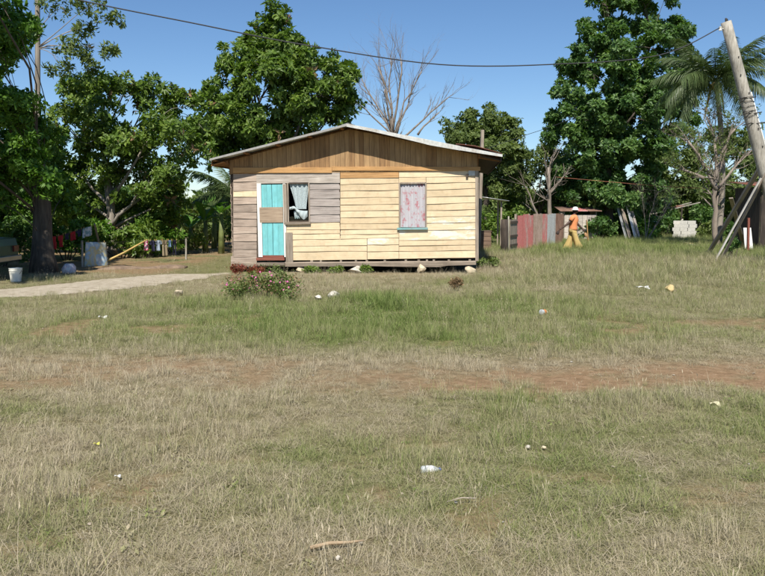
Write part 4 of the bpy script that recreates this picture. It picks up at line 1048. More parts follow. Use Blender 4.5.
bare_tree('thorny_tree', 'gnarled half-bare tree with tangled grey twigs beside the leaning pole', tuple(P(718, 243, 36))[:2], 36,
          [(tuple(P(716, 178, 36)), 0.14, 0), (tuple(P(688, 140, 36)), 0.09, tuple(P(716, 190, 36))), (tuple(P(706, 118, 36.6)), 0.08, tuple(P(716, 182, 36))), (tuple(P(735, 128, 35.6)), 0.08, tuple(P(716, 184, 36))),
           (tuple(P(752, 150, 36)), 0.07, tuple(P(717, 190, 36))), (tuple(P(672, 166, 36.2)), 0.07, tuple(P(704, 178, 36))), (tuple(P(726, 146, 36)), 0.08, tuple(P(716, 178, 36)))], 107, M['bark_bare'], depth=6, k0=3, sp=0.6, leafy=500, leafm=M['leaf_olive'])
bare_tree('dry_bush', 'dry brown leafless bush beside the leaning metal sheets', tuple(P(646, 238, 44))[:2], 44,
          [(tuple(P(658, 192, 44)), 0.032, 0), (tuple(P(642, 196, 44)), 0.03, 0), (tuple(P(672, 198, 43.6)), 0.03, 0), (tuple(P(665, 206, 43.8)), 0.025, 0)], 109, M['bark_bare'], depth=5, sp=0.55, cat='bush')

# palms and bananas
palm('coconut_palm', 'coconut palm with drooping fronds behind the leaning pole', tuple(P(718, 240, 37.2))[:2], tuple(P(716, 82, 37.2)), 2.9, 34, 7, 0.14, coconuts=9, ll=0.8, droops=(0.5, 1.35), nl=56)
palm('young_palm', 'young palm arching out beside the left corner of the house', tuple(P(236, 246, 33.5))[:2], tuple(P(236, 197, 33.5)), 2.3, 18, 17, 0.10, ll=0.55, droops=(0.5, 1.2), nl=44)
for i, (px, Y, h, n_, L_) in enumerate([(205, 31.5, 1.2, 7, 1.3), (221, 30.5, 1.5, 7, 1.25), (190, 33.0, 0.9, 7, 1.3), (214, 34.5, 1.5, 7, 1.4), (180, 34.5, 1.2, 6, 1.3)]):
    c = P(px, 245, Y); banana(['banana plant with broad leaves, second nearest the house corner', 'tall banana plant right beside the left house corner', 'short banana plant with broad leaves nearest the clothes line', 'tall banana plant behind the two near the house corner', 'banana plant at the back, beside the end stake of the clothes line'][i], (c.x, c.y), h, n_, 200 + i, L_, dead=0)

# undergrowth
SL = ['bright leafy shrub behind the red garments on the line', 'bright low shrub behind the printed white cloth', 'mid green shrub behind the towel line, over the bamboo pole foot', 'bright shrub behind the pink child top', 'mid green shrub behind the dark trousers on the line', 'bright shrub growing behind the shade tree trunk',
      'dark shrub growing behind the parked car', 'tall dark shrub under the spreading tree, right of its trunk', 'tall dark shrub under the spreading tree, left of its trunk', 'tall dark shrub deep behind the shade tree', 'dark shrub hidden beyond the parked car', 'pale low shrub behind the banana plants',
      'pale low shrub behind the young palm', 'mid green shrub between the spreading tree and the banana plants', 'tallest dark shrub right behind the spreading tree trunk', 'large dark shrub closing the yard far behind the parked car']
SL += ['mid green shrub beside the small lean-to', 'tall olive shrub behind the small lean-to', 'mid green shrub behind the board gate', 'large mid green shrub far behind the small lean-to']
SL += ['dark shrub beside the low rusty-roofed shed', 'bright low weeds before the tall dark tree trunk', 'bright low shrub at the foot of the dry bush', 'dark shrub behind the blue barrel', 'tall dark shrub behind the open shelter', 'pale low shrub behind the thorny tree trunk', 'dark low shrub by the dark board shed', 'dark shrub behind the concrete block stack', 'dark shrub behind the low rusty-roofed shed', 'tall dark shrub behind the leaning metal sheets']
rr = random.Random(77); k = 0
for px, Y, rx, h, mt in [(66, 26.5, 1.0, 1.5, 'leaf_bright'), (92, 27.5, 1.0, 1.3, 'leaf_bright'), (120, 28, 1.2, 1.5, 'leaf_mid'), (150, 29, 1.2, 1.3, 'leaf_bright'), (175, 31, 1.1, 1.4, 'leaf_mid'), (20, 26, 1.1, 1.7, 'leaf_bright'), (0, 24, 1.2, 1.9, 'leaf_deep'),
                         (135, 33, 1.6, 2.4, 'leaf_deep'), (80, 32, 1.6, 2.6, 'leaf_deep'), (40, 31, 1.8, 2.7, 'leaf_deep'), (-30, 27, 1.8, 2.4, 'leaf_deep'), (200, 37, 1.5, 1.5, 'leaf_pale'), (226, 38, 1.5, 1.5, 'leaf_pale'), (168, 38, 1.5, 2.0, 'leaf_mid'), (110, 36, 2.0, 3.0, 'leaf_deep'), (5, 34, 2.4, 3.4, 'leaf_deep')]:
    c = P(px, 240, Y); shrub('shrub', SL[k], (c.x, c.y), rx, h, M[mt], 300 + k, density=26, L=(0.11, 0.20), group='shrubs behind the clothes line'); k += 1
for px, Y, rx, h, mt in [(486, 40, 1.2, 1.6, 'leaf_mid'), (498, 44, 1.4, 2.4, 'leaf_olive'), (512, 43, 1.2, 2.0, 'leaf_mid'), (490, 50, 2.0, 3.0, 'leaf_mid')]:
    c = P(px, 236, Y); shrub('shrub', SL[k], (c.x, c.y), rx, h, M[mt], 300 + k, density=24, L=(0.12, 0.22), group='shrubs between house and zinc fence'); k += 1
for px, Y, rx, h, mt in [(598, 44.5, 1.2, 1.2, 'leaf_deep'), (612, 46, 0.9, 0.8, 'leaf_bright'), (642, 45, 1.2, 0.9, 'leaf_bright'), (664, 49, 1.5, 2.1, 'leaf_deep'), (652, 52, 1.8, 2.6, 'leaf_deep'), (712, 47, 1.2, 1.0, 'leaf_pale'), (736, 45, 1.2, 1.0, 'leaf_deep'), (690, 51, 1.6, 2.0, 'leaf_deep'), (576, 50, 1.4, 2.0, 'leaf_deep'), (628, 51, 2.0, 2.8, 'leaf_deep')]:
    c = P(px, 236, Y); shrub('shrub', SL[k], (c.x, c.y), rx, h, M[mt], 300 + k, density=24, L=(0.13, 0.24), group='shrubs along the back edge'); k += 1
# foot of house corner
c = P(487, 262, 24.0); shrub('weed_clump', 'low weeds at the right corner of the house', (c.x, c.y), 0.36, 0.24, M['leaf_pale'], 400, density=200, L=(0.06, 0.12), cat='weeds')
for i, px in enumerate((312, 335, 368)):
    c = P(px, 268, 22.3); shrub('weed_clump', 'small leafy weed under the edge of the house', (c.x, c.y), 0.17, 0.12, M['leaf_mid'], 410 + i, density=300, L=(0.04, 0.09), cat='weeds', group='weeds under the house edge')
# flowering bush before the door
fb = G(262, 297)
fbr = shrub('flower_bush', 'low flowering bush with pink blossoms in front of the turquoise door', (fb.x, fb.y), 0.74, 0.48, M['leaf_pale'], 420, density=230, L=(0.03, 0.065), n=7, cat='flower bush', ry=0.6, tint=(0.2, 1.0), nlobe=13)
cf = np.array([(rng.uniform(-.72, .72), rng.uniform(-.5, .5), rng.uniform(.08, .42)) for _ in range(150)]); V, F, tn = rosettes(cf, unit(rng.normal(size=cf.shape) + np.array([0, -.3, .6])), np.zeros(len(cf)), rng, 6, (0.03, 0.06), 0.5)
np_mesh('dry_leaves', V, F, M['leaf_dry'], fbr, {'tint': tn})['kind'] = 'stuff'
mb = MB(); rr = random.Random(3)
for k in range(48):
    a = rr.uniform(0, 6.28); q = rr.uniform(0, 1) ** 0.5; x, y = q * 0.75 * math.cos(a), q * 0.5 * math.sin(a); z = 0.50 * (1 - 0.5 * q) * rr.uniform(0.6, 1.05) + 0.04; s = rr.uniform(0.010, 0.021)
    n = Vector((rr.gauss(0, .5), -0.7 + rr.gauss(0, .3), 0.8)).normalized(); u_ = n.orthogonal().normalized(); w_ = n.cross(u_)
    for j in range(5):
        t = 2 * math.pi * j / 5; d = u_ * math.cos(t) + w_ * math.sin(t); e = n.cross(d); p = Vector((x, y, z))
        mb.add([p, p + d * s * .7 + e * s * .45 + n * s * .1, p + d * s * 1.2, p + d * s * .7 - e * s * .45 + n * s * .1], [(0, 1, 2, 3)])
mb.build('blossoms', M['lime'], fbr)
c = G(236, 281)
fb2 = shrub('red_flower_bush', 'sprawling red-leaved low bush at the left corner of the house', (c.x, c.y + 1.2), 0.55, 0.28, leafmat('red_leaves', (0.16, 0.03, 0.025), (0.28, 0.07, 0.05), (0.30, 0.20, 0.08)), 423, density=130, L=(0.03, 0.06), cat='flower bush')
c = G(457, 291); shrub('dead_weed', 'dry brown weed standing in the grass before the house', (c.x, c.y), 0.10, 0.26, M['leaf_dry'], 425, density=500, L=(0.03, 0.06), n=6, cat='weed')

# ------------------------------------------------------------------ poles and wires
pt = P(726, 22, 25); pb = P(791, 268, 25); pb.z = -0.3
lp = empty('leaning_utility_pole', (pb.x, pb.y, 0)); tag(lp, 'weathered grey utility pole leaning left beside the props', 'utility pole')
off = Vector((pb.x, pb.y, 0)); pts = [(pb.lerp(pt, i / 10) - off) for i in range(11)]
MB().tube(pts, [0.215 - 0.062 * i / 10 for i in range(11)], 14).build('post', M['pole'], lp, smooth=True)
ax = (pt - pb).normalized(); sd_ = Vector((ax.z, 0, -ax.x))
MB().tube([pb.lerp(pt, t) - off + sd_ * (0.215 - 0.062 * t + 0.028) for t in (0.04, 0.4, 0.72)], 0.024, 8).build('conduit', M['zincedge'], lp, smooth=True)
for k, t in enumerate((0.972, 0.70, 0.64, 0.60)):
    q = pb.lerp(pt, t) - off; ins = MB()
    if k == 0:
        ins.tube([q + Vector((-0.14, -0.05, 0)), q + Vector((-0.27, -0.07, 0.02))], 0.012, 6); ins.tube([q + Vector((-0.25, -0.07, -0.05)), q + Vector((-0.25, -0.07, 0.0)), q + Vector((-0.25, -0.07, 0.06))], [0.05, 0.03, 0.045], 10)
        ins.build('insulator', M['bucket'], lp)
    else:
        for s in (-1, 1): ins.tube([q + Vector((0, -0.15, 0)), q + Vector((s * 0.12, -0.18, 0.02)), q + Vector((s * (0.2 + 0.05 * k), -0.12, 0.05 * s))], 0.016, 5)
        ins.build('pole_hook', M['iron'], lp)
coil = MB(); q = pb.lerp(pt, 0.66) - off; rr = random.Random(4); cp_ = []
for i in range(60):
    a = i * 0.55; cp_.append(q + ax * (i * 0.012 - 0.3) + Vector((0.20 * math.cos(a), 0.20 * math.sin(a), 0)) + Vector((rr.gauss(0, .01), rr.gauss(0, .01), rr.gauss(0, .02))))
coil.tube(cp_, 0.008, 4).build('wire_coil', M['iron'], lp)
for k in range(9):
    q = pb.lerp(pt, 0.30 + 0.07 * k) - off; MB().box(q + Vector((rr.uniform(-.08, .08), -0.19 + 0.005 * k, 0)), (0.03, 0.05, 0.05)).build('bolt', M['iron'], lp)
MB().tube([pt - off + Vector((0.02, 0, -0.02)), pt - off + Vector((0.01, 0, 0.07)), pt - off + Vector((-0.02, 0, 0.11))], [0.05, 0.045, 0.02], 8).build('pole_cap', M['iron'], lp)

def wire(name, label, keys, rad, mat, cat='wire', sub=8):
    pts = []
    for i in range(len(keys) - 1):
        p0 = keys[max(i - 1, 0)]; p1 = keys[i]; p2 = keys[i + 1]; p3 = keys[min(i + 2, len(keys) - 1)]
        for j in range(sub):
            t = j / sub; pts.append(0.5 * ((2 * p1) + (-p0 + p2) * t + (2 * p0 - 5 * p1 + 4 * p2 - p3) * t * t + (-p0 + 3 * p1 - 3 * p2 + p3) * t ** 3))
    pts.append(keys[-1]); mb = MB().tube(pts, rad, 5); return tag(mb.build(name, mat, None, smooth=True), label, cat)
a_ = pb.lerp(pt, 0.972) + Vector((-0.25, -0.07, 0.03))
keys = [a_, P(660, 55, 24.6), P(560, 64, 24.1), P(440, 64.5, 23.4), P(300, 44, 22.5), P(190, 22.5, 21.8), P(70, -2, 21.1), P(-120, -48, 20)]
wire('overhead_wire', 'black overhead cable sagging across the sky to the leaning pole', keys, 0.017, M['wire'])
# far end support of the overhead cable, left of the yard
kp = keys[-1]; spl = empty('utility_pole', (kp.x, kp.y + 0.1, gzf(kp.x, kp.y))); tag(spl, 'upright wooden utility pole at the left end of the overhead cable', 'utility pole')
MB().tube([(0, 0.1, -0.3), (0, 0.1, kp.z * .5), (0, 0.1, kp.z + 0.3)], [0.16, 0.14, 0.11], 12).build('post', M['pole'], spl, smooth=True)
wire('rusty_wire', 'thin rusty wire strung from the big tree across the yard', [P(556, 177, 44), P(600, 181, 43), P(660, 186, 41.5), P(715, 189, 36.2)], 0.011, M['rustwire'])
wire('service_wire', 'thin cable from the post behind the house to the tall tree', [P(483, 150, 33), P(520, 137, 37), P(550, 127, 41), P(590, 112, 45)], 0.012, M['wire'])

M['header_up'] = wood('whitewashed_prop', (0.34, 0.31, 0.27), (0.56, 0.53, 0.48), (0.72, 0.70, 0.65), 'Z', 0.85, 0.2)
def timber(name, label, a, b_, w, h, mat, cat, roll=0.0, group=None):
    a = Vector(a); b_ = Vector(b_); d = b_ - a; L = d.length
    o = MB().box((0, 0, L / 2), (w, h, L)).build(name, mat, None, loc=a, bevel=min(w, h) * 0.12)
    o.rotation_mode = 'QUATERNION'; o.rotation_quaternion = d.to_track_quat('Z', 'Y') @ Euler((0, 0, roll)).to_quaternion()
    return tag(o, label, cat, group)
timber('prop_beam', 'dark brown beam propping the leaning pole', G(706, 257, -0.1), P(766, 158, 25.9), 0.12, 0.11, wood('prop_timber', (0.15, 0.125, 0.10), (0.27, 0.235, 0.19), (0.39, 0.34, 0.28), 'Z', 0.9, .15), 'beam')
timber('prop_plank', 'whitish plank propping the leaning pole', G(713, 264.5, -0.05), P(761, 178, 24.75), 0.10, 0.04, M['header_up'], 'plank', 0.3)
timber('prop_plank', 'grey plank lying against the whitish prop plank', G(719.5, 263, -0.05), P(767, 172, 24.85), 0.19, 0.05, M['greyz'], 'plank', 0.25)
timber('short_plank', 'short splintered grey plank standing behind the props', G(745, 250, -0.05), P(731, 198, 30.5), 0.14, 0.05, M['greyz'], 'plank', 0.1)
vb = G(737, 261); shrub('vine', 'dark green vine climbing by the foot of the props', (vb.x, vb.y + 0.3), 0.18, 0.95, M['leaf_deep'], 431, density=260, L=(0.05, 0.1), cat='vine')
timber('backyard_post', 'tall weathered post standing behind the right end of the house', P(478.5, 252, 32.2) - Vector((0, 0, 0.2)), P(482.4, 130, 32.2), 0.15, 0.12, M['greyz'], 'post', 0.1)

# ------------------------------------------------------------------ yard things, right
def crate(name, label, cat, loc, size, mat, rz=0.0):
    root = empty(name, loc, rz); tag(root, label, cat); sx, sy, sz = size; n = max(3, int(sz / 0.16))
    for s in (-1, 1):
        for t in (-1, 1): MB().box((s * (sx / 2 - .03), t * (sy / 2 - .03), sz / 2), (0.05, 0.05, sz)).build('post', mat, root)
    for k in range(n):
        z = sz * (k + .5) / n
        for t in (-1, 1):
            MB().box((0, t * sy / 2, z), (sx, 0.02, sz / n * .92)).build('slat', mat, root)
            MB().box((t * sx / 2, 0, z), (0.02, sy - .05, sz / n * .92)).build('slat', mat, root)
    MB().box((0, 0, sz + .012), (sx + .06, sy + .06, 0.02)).build('lid', mat, root)
    return root
c = P(483.6, 245, 33); crate('wooden_crate', 'brown slatted crate beside the tall post behind the house', 'crate', (c.x + 0.05, c.y, 0), (0.42, 0.5, 0.75), M['brownbox'])
# tiny lean-to roof behind the house
lt = empty('lean_to', tuple(P(489, 236, 36.5))[:2] + (0,)); tag(lt, 'small lean-to with a grey sheet roof behind the house', 'lean-to')
for x in (-0.45, 0.45):
    for y in (-0.5, 0.5): MB().box((x, y, 1.0), (0.07, 0.07, 2.0 - 0.1 * x)).build('post', M['greyz'], lt)
MB().grid(lambda a, b: ((a - .5) * 1.5, (b - .5) * 1.6, 2.08 - (a - .5) * 0.22 + 0.012 * math.sin(b * 120)), 2, 90).build('roof_sheet', M['zinc'], lt, smooth=True, solid=.004)

fz = empty('zinc_fence', (0, 0, 0)); A = G(517, 250.5); B = G(562.5, 243.2); fz.location = A; dv = (B - A); FL = dv.length; fz.rotation_euler = (0, 0, math.atan2(dv.y, dv.x))
tag(fz, 'corrugated zinc fence patched with red and grey sheets', 'fence')
zm = {'red': zinc('red_painted_zinc', (0.50, 0.17, 0.155), (0.44, 0.33, 0.29), 0.47, 0.65, 0.05), 'fade': zinc('faded_pink_zinc', (0.44, 0.32, 0.26), (0.34, 0.24, 0.18), 0.5, 0.7, 0.1), 'grey': zinc('grey_zinc', (0.52, 0.53, 0.52), (0.36, 0.31, 0.27), 0.42, 0.55, 0.3), 'brown': zinc('brown_zinc', (0.28, 0.17, 0.12), (0.20, 0.11, 0.075), 0.5, 0.8, 0.05)}
seq = ['red', 'red', 'red', 'fade', 'fade', 'red', 'grey', 'grey', 'brown', 'brown']; ns = len(seq); sw = FL / ns
for k, c_ in enumerate(seq):
    hgt = 1.40 + random.uniform(-0.03, 0.03)
    mb = MB().grid(lambda a, b: (a * sw * 1.04, 0.011 * math.sin(2 * math.pi * a * sw / 0.0765), 0.0 + b * hgt), 48, 2)
    o = mb.build('zinc_sheet', zm[c_], fz, smooth=True, loc=(k * sw, -0.012 * (k % 2), 0)); o.rotation_euler = (0, random.uniform(-.01, .01), 0)
for k in range(5): MB().box((FL * k / 4, 0.07, 0.68), (0.08, 0.08, 1.5)).build('post', M['greyz'], fz)
for z in (0.3, 1.15): MB().box((FL / 2, 0.035, z), (FL, 0.03, 0.07)).build('rail', M['greyz'], fz)
gt = empty('wooden_gate', G(509.5, 252.2)); tag(gt, 'narrow grey board gate at the end of the zinc fence', 'gate'); GA = G(509.5, 252.2); GB = G(516.6, 250.8); gd = GB - GA; gt.rotation_euler = (0, 0, math.atan2(gd.y, gd.x)); gl = gd.length
for k in range(3): MB().box((gl * (k + .5) / 3, 0, 0.66), (gl / 3 * .94, 0.025, 1.15)).build('gate_board', M['greyz'], gt)
for z in (0.25, 0.6, 1.12): MB().box((gl / 2, -0.025, z), (gl, 0.025, 0.09)).build('gate_rail', M['darkx'], gt)
c = G(504.3, 253.5); o = MB().tube([(0, 0, -.1), (0.01, 0, .4), (-.01, 0, .9), (0.0, 0.02, 1.25)], [0.155, 0.14, 0.145, 0.13], 9).build('gate_stump', M['dark'], None, smooth=True, loc=c); tag(o, 'thick dark stump post at the end of the zinc fence', 'post')
c = G(508.0, 252.8); timber('gate_post', 'thin pale post beside the dark stump post', c - Vector((0, 0, .1)), c + Vector((0.0, 0, 1.36)), 0.055, 0.055, M['pole'], 'post')

cp = empty('low_shed', tuple(P(577, 236, 45))[:2] + (0,)); tag(cp, 'low shed with white walls and rusty red roof behind the walking person', 'shed')
for s in (-1, 1): MB().box((s * 0.85, 0, 0.75), (0.04, 1.3, 1.5)).build('side_wall', M['greyz'], cp)
for k in range(7): MB().box((-0.72 + k * 0.24, -0.66, 0.66), (0.225, 0.025, 1.3)).build('wall_board', M['header' if k in (0, 1, 3, 4) else 'grey2'], cp)
for k in range(3): MB().grid(lambda a, b: (-1.1 + (k + a) * 0.74, -0.85 + b * 1.75, 1.50 + 0.24 * b + 0.012 * math.sin(a * 60)), 50, 2).build('roof_sheet', zm['brown' if k != 1 else 'red'], cp, smooth=True, solid=.004)
timber('leaning_board', 'tan board standing behind the walking person', P(588.2, 241, 42) - Vector((0, 0, 0.15)), P(586.6, 220, 42), 0.13, 0.04, M['orange'], 'board')

for k, (p0, p1, w, mt, lb) in enumerate([((627, 238.6), (615.5, 198), 0.30, 'zinc', 'longest pale metal sheet leaning on the dark tree'), ((631, 238), (620.5, 202), 0.34, 'greyz', 'grey board leaning between the pale sheets'), ((636.5, 237.6), (627, 204), 0.30, 'zinc', 'pale metal sheet leaning nearest the dry bush'), ((640, 237.5), (632, 210), 0.18, 'grey2', 'short grey board leaning at the end of the sheets')]):
    a = P(p0[0], p0[1], 44.2); a.z = -0.03; timber('leaning_sheet', lb, a, P(p1[0], p1[1], 44.9), w, 0.02, M[mt], 'metal sheet' if mt == 'zinc' else 'board', 0.25)

# stack of concrete blocks
sc_ = P(684, 237, 47); rz = R(-24); mb = MB().box((0, 0, 0.095), (0.385, 0.185, 0.187)); bme = mb.mesh('concrete_block'); bme.materials.append(M['block'])
rr = random.Random(2)
for zc in range(5):
    for j in range(4):
        for i in range(3):
            if zc == 4 and (i == 0 and j < 2): continue
            if 0 < j < 3 and i == 1 and zc < 4: continue
            x = (i - 1) * 0.40 + random.uniform(-.012, .012) + (0.06 if zc % 2 else 0); y = (j - 1.5) * 0.2
            o = bpy.data.objects.new('concrete_block', bme); link(o); o.rotation_euler = (0, 0, rz + random.uniform(-.02, .02))
            o.location = (sc_.x + x * math.cos(rz) - y * math.sin(rz), sc_.y + x * math.sin(rz) + y * math.cos(rz), zc * 0.191)
            tag(o, 'pale concrete block in the neat stack under the thorny tree', 'concrete block', 'stacked concrete blocks')
c = P(678, 217, 46.6); rock('stone', (sc_.x - 0.15, sc_.y - 0.05, 4 * 0.191 + 0.18), (0.10, 0.1, 0.08), 5, M['stone_w']); tag(bpy.context.scene.collection.objects[-1], 'rough white stone sitting on the block stack', 'stone')
# open lean-to beside blocks
ln = empty('open_shelter', tuple(P(662, 237, 50))[:2] + (0,)); tag(ln, 'rough open shelter of poles beside the concrete blocks', 'shelter')
for x, y, h in ((-.6, -.6, 1.35), (.9, -.6, 1.75), (-.6, .8, 1.35), (.9, .8, 1.75)): MB().tube([(x, y, -.1), (x + .02, y, h)], 0.05, 7).build('post', M['dark'], ln)
for y in (-.6, .8): MB().tube([(-1.0, y, 1.28), (0.2, y, 1.55), (2.0, y, 2.0)], 0.035, 6).build('roof_pole', M['pole'], ln)
MB().grid(lambda a, b: (-0.7 + a * 1.8, -.6 + b * 1.5, 1.40 + a * .42 + .01 * math.sin(b * 90)), 2, 60).build('roof_sheet', M['rust'], ln, smooth=True, solid=.004)
bc = P(653, 237, 49.2); brl = empty('blue_barrel', (bc.x, bc.y, 0)); tag(brl, 'light blue plastic barrel under the open shelter', 'barrel')
MB().loft([ell((0, 0, z), r_, r_, 14) for z, r_ in ((0, .25), (.03, .28), (.3, .30), (.32, .285), (.6, .285), (.62, .30), (.88, .28), (.92, .25))]).build('body', M['bluebarrel'], brl, smooth=True)
MB().loft([ell((0, 0, z), r_, r_, 14) for z, r_ in ((.90, .262), (.93, .262), (.94, .24))]).build('lid', M['bucket'], brl)
for k, (a, b_, mt) in enumerate([((683, 242.5), (692, 243.5), 'stone_y'), ((690, 244.5), (705, 247), 'header')]):
    a = G(*a, 0.06); b_ = G(*b_, 0.05); timber('lying_board', ['short tan board lying in the grass before the blocks', 'long whitish board lying in the grass before the blocks'][k], a, b_, 0.22, 0.04, M[mt], 'board')

# dark shed at the right edge
sx = P(772, 240, 34); sh = empty('board_shed', (sx.x, sx.y, 0)); tag(sh, 'dark board shed behind the leaning pole', 'shed')
for k in range(10): MB().box((-0.95 + k * 0.215, -1.2, 1.25), (0.2, 0.025, 2.5)).build('wall_board', M['dark'], sh)
for k in range(10): MB().box((-1.06, -1.05 + k * 0.24, 1.25), (0.025, 0.22, 2.5)).build('wall_board', M['dark'], sh)
for k in range(10): MB().box((1.1, -1.05 + k * 0.24, 1.25), (0.025, 0.22, 2.5)).build('wall_board', M['dark'], sh)
for k in range(4): MB().grid(lambda a, b: (-1.35 + (k + a) * 0.69, -1.5 + b * 3.0, 2.52 + .25 * b + .012 * math.sin(a * 56)), 48, 2).build('roof_sheet', M['rust'], sh, smooth=True, solid=.004)
timber('red_post', 'reddish brown post standing before the dark shed', P(748, 248, 31.5) - Vector((0, 0, .1)), P(748.5, 218, 31.5), 0.10, 0.08, M['redstep'], 'post')
a = G(749, 250.5); pn = MB().box((0, 0, 0.45), (0.36, 0.03, 0.92), taper=0.9).build('white_board', M['white'], None, loc=(a.x, a.y, 0)); pn.rotation_euler = (R(-12), 0, R(10)); tag(pn, 'white panel propped up in front of the dark shed', 'panel')
for k, (px, s) in enumerate([(757, .16), (762, .2), (752.5, .1)]):
    a = G(px, 249.5); o = rock('rubble', (a.x, a.y, 0), (s, s * .8, s * .6), 90 + k, M['stone_w']); tag(o, 'white lump of rubble by the dark shed', 'rubble', 'rubble by the dark shed')

# ------------------------------------------------------------------ yard things, left
# car
cx_ = -8.02; car = empty('parked_car', (cx_ - 0.85, 19.4, 0)); tag(car, 'dark green old car parked under the shade tree', 'car')
prof = [(0.0, 0.42), (-0.02, 0.78), (-0.06, 0.95), (-0.9, 1.0), (-1.45, 1.36), (-2.55, 1.40), (-3.05, 1.02), (-4.1, 0.88), (-4.22, 0.62), (-4.2, 0.36), (-3.75, 0.26), (-0.45, 0.28)]
rings = []
for y, s, dz in ((-0.80, 0.985, 0), (-0.835, 1.0, 0), (0.835, 1.0, 0), (0.80, 0.985, 0)):
    ring = []
    for (x, z) in prof:
        tw = 0.16 if z > 1.05 else 0.0
        ring.append(((x + 2.1) * s - 2.1, y * (1 - tw * (1 if True else 0)), (z - .6) * s + .6))
    rings.append(ring)
MB().loft(rings).build('body', M['car'], car, bevel=0.03)
for x in (-0.78, -3.35):
    for s in (-1, 1):
        w = MB(); w.loft([[(x + r_ * math.cos(t * math.pi / 10), s * y, 0.3 + r_ * math.sin(t * math.pi / 10)) for t in range(20)] for r_, y in ((.24, .68), (.30, .70), (.30, .85), (.25, .87))]); wh = w.build('wheel', M['black'], car)
        MB().loft([[(x + r_ * math.cos(t * math.pi / 8), s * y, 0.3 + r_ * math.sin(t * math.pi / 8)) for t in range(16)] for r_, y in ((.18, .86), (.17, .885), (.05, .89))]).build('rim', M['chrome'], wh)
for s in (-1, 1):
    for (a, b_) in ((-1.05, -1.95), (-2.02, -2.85)):
        MB().add([(a, s * .80, 1.03), (b_, s * .80, 1.03), (b_ + (.0 if b_ > -2.5 else .28), s * .712, 1.32), (a - (.38 if a > -1.5 else 0), s * .712, 1.32)], [(0, 1, 2, 3)]).build('side_window', M['glass_dark'] if 'glass_dark' in M else M['black'], car, solid=.02)
    MB().box((0.0, s * 0.66, 0.70), (0.05, 0.26, 0.14)).build('tail_lamp', M['carred'], car)
    MB().box((-0.35, s * 0.845, 0.72), (0.55, 0.014, 0.09)).build('side_stripe', M['carred'], car)
    MB().box((-4.2, s * 0.6, 0.68), (0.06, 0.26, 0.15)).build('headlight', M['chrome'], car)
MB().box((0.04, 0, 0.48), (0.10, 1.6, 0.13)).build('bumper', M['chrome'], car, bevel=.02)
MB().box((-4.24, 0, 0.46), (0.10, 1.6, 0.13)).build('bumper', M['chrome'], car, bevel=.02)
# bucket
c = G(16, 281.5); bk = empty('white_bucket', (c.x, c.y, gzf(c.x, c.y))); tag(bk, 'white plastic bucket standing by the path', 'bucket')
BH = 0.31
mb = MB(); mb.loft([ell((0, 0, z), r_, r_, 20) for z, r_ in ((0, .105), (.002, .115), (BH * .8, .138), (BH * .8, .146), (BH * .85, .147), (BH * .85, .140), (BH, .145), (BH, .150), (BH - .012, .150), (BH - .012, .138), (.02, .11))]); mb.build('body', M['bucket'], bk, smooth=False)
MB().tube([(0.15 * math.cos(t), -0.03 - 0.13 * math.sin(t) * .4, BH * .85 - 0.13 * math.sin(t)) for t in [math.pi * i / 12 for i in range(13)]], 0.004, 5).build('handle', M['iron'], bk)
# bag of washing
c = G(69, 273.5); wb = MB(); rr = random.Random(8)
wb.loft([[(x * (1 + .12 * rr.uniform(-1, 1)), y * (1 + .12 * rr.uniform(-1, 1)), z + .015 * rr.uniform(-1, 1)) for (x, y, _z) in ell((0, 0, 0), r_, r_ * .7, 18)] for z, r_ in ((0, .16), (.06, .19), (.13, .175), (.19, .15), (.24, .11), (.25, .05))])
o = wb.build('washing_bag', cloth('washing_cloth', [(0.70, 0.70, 0.70), (0.60, 0.52, 0.56), (0.74, 0.74, 0.75)], 12, .1), None, smooth=True, loc=(c.x, c.y, 0)); tag(o, 'white bundle of washing on the ground by the shade tree', 'laundry bundle')
# mound / old log edge
mb = MB(); q0 = G(100, 269.5); q1 = G(186, 267.5); n_ = 24; rr = random.Random(9); rings = []
for i in range(n_ + 1):
    t = i / n_; p = q0.lerp(q1, t); hh = (0.08 + 0.035 * math.sin(t * 9)) * (math.sin(math.pi * (0.05 + .9 * t)) ** .4); ww = 0.26
    rings.append([(p.x, p.y - ww * (1 + .2 * rr.uniform(-1, 1)), -0.04), (p.x, p.y + ww, -0.04), (p.x, p.y + ww * .7, hh * .75 * rr.uniform(.8, 1.1)), (p.x, p.y + .03, hh * rr.uniform(.9, 1.1)), (p.x, p.y - ww * .6, hh * .8 * rr.uniform(.8, 1.1)), (p.x, p.y - ww * .85, hh * .35)])
o = mb.loft([list(reversed(q)) for q in rings]).build('earth_bank', plain('pinkish_earth', (0.22, 0.155, 0.105), 0.95, .4, 6, bmp=.6), None, smooth=True); tag(o, 'long low bank of bare earth beyond the path', 'earth bank')

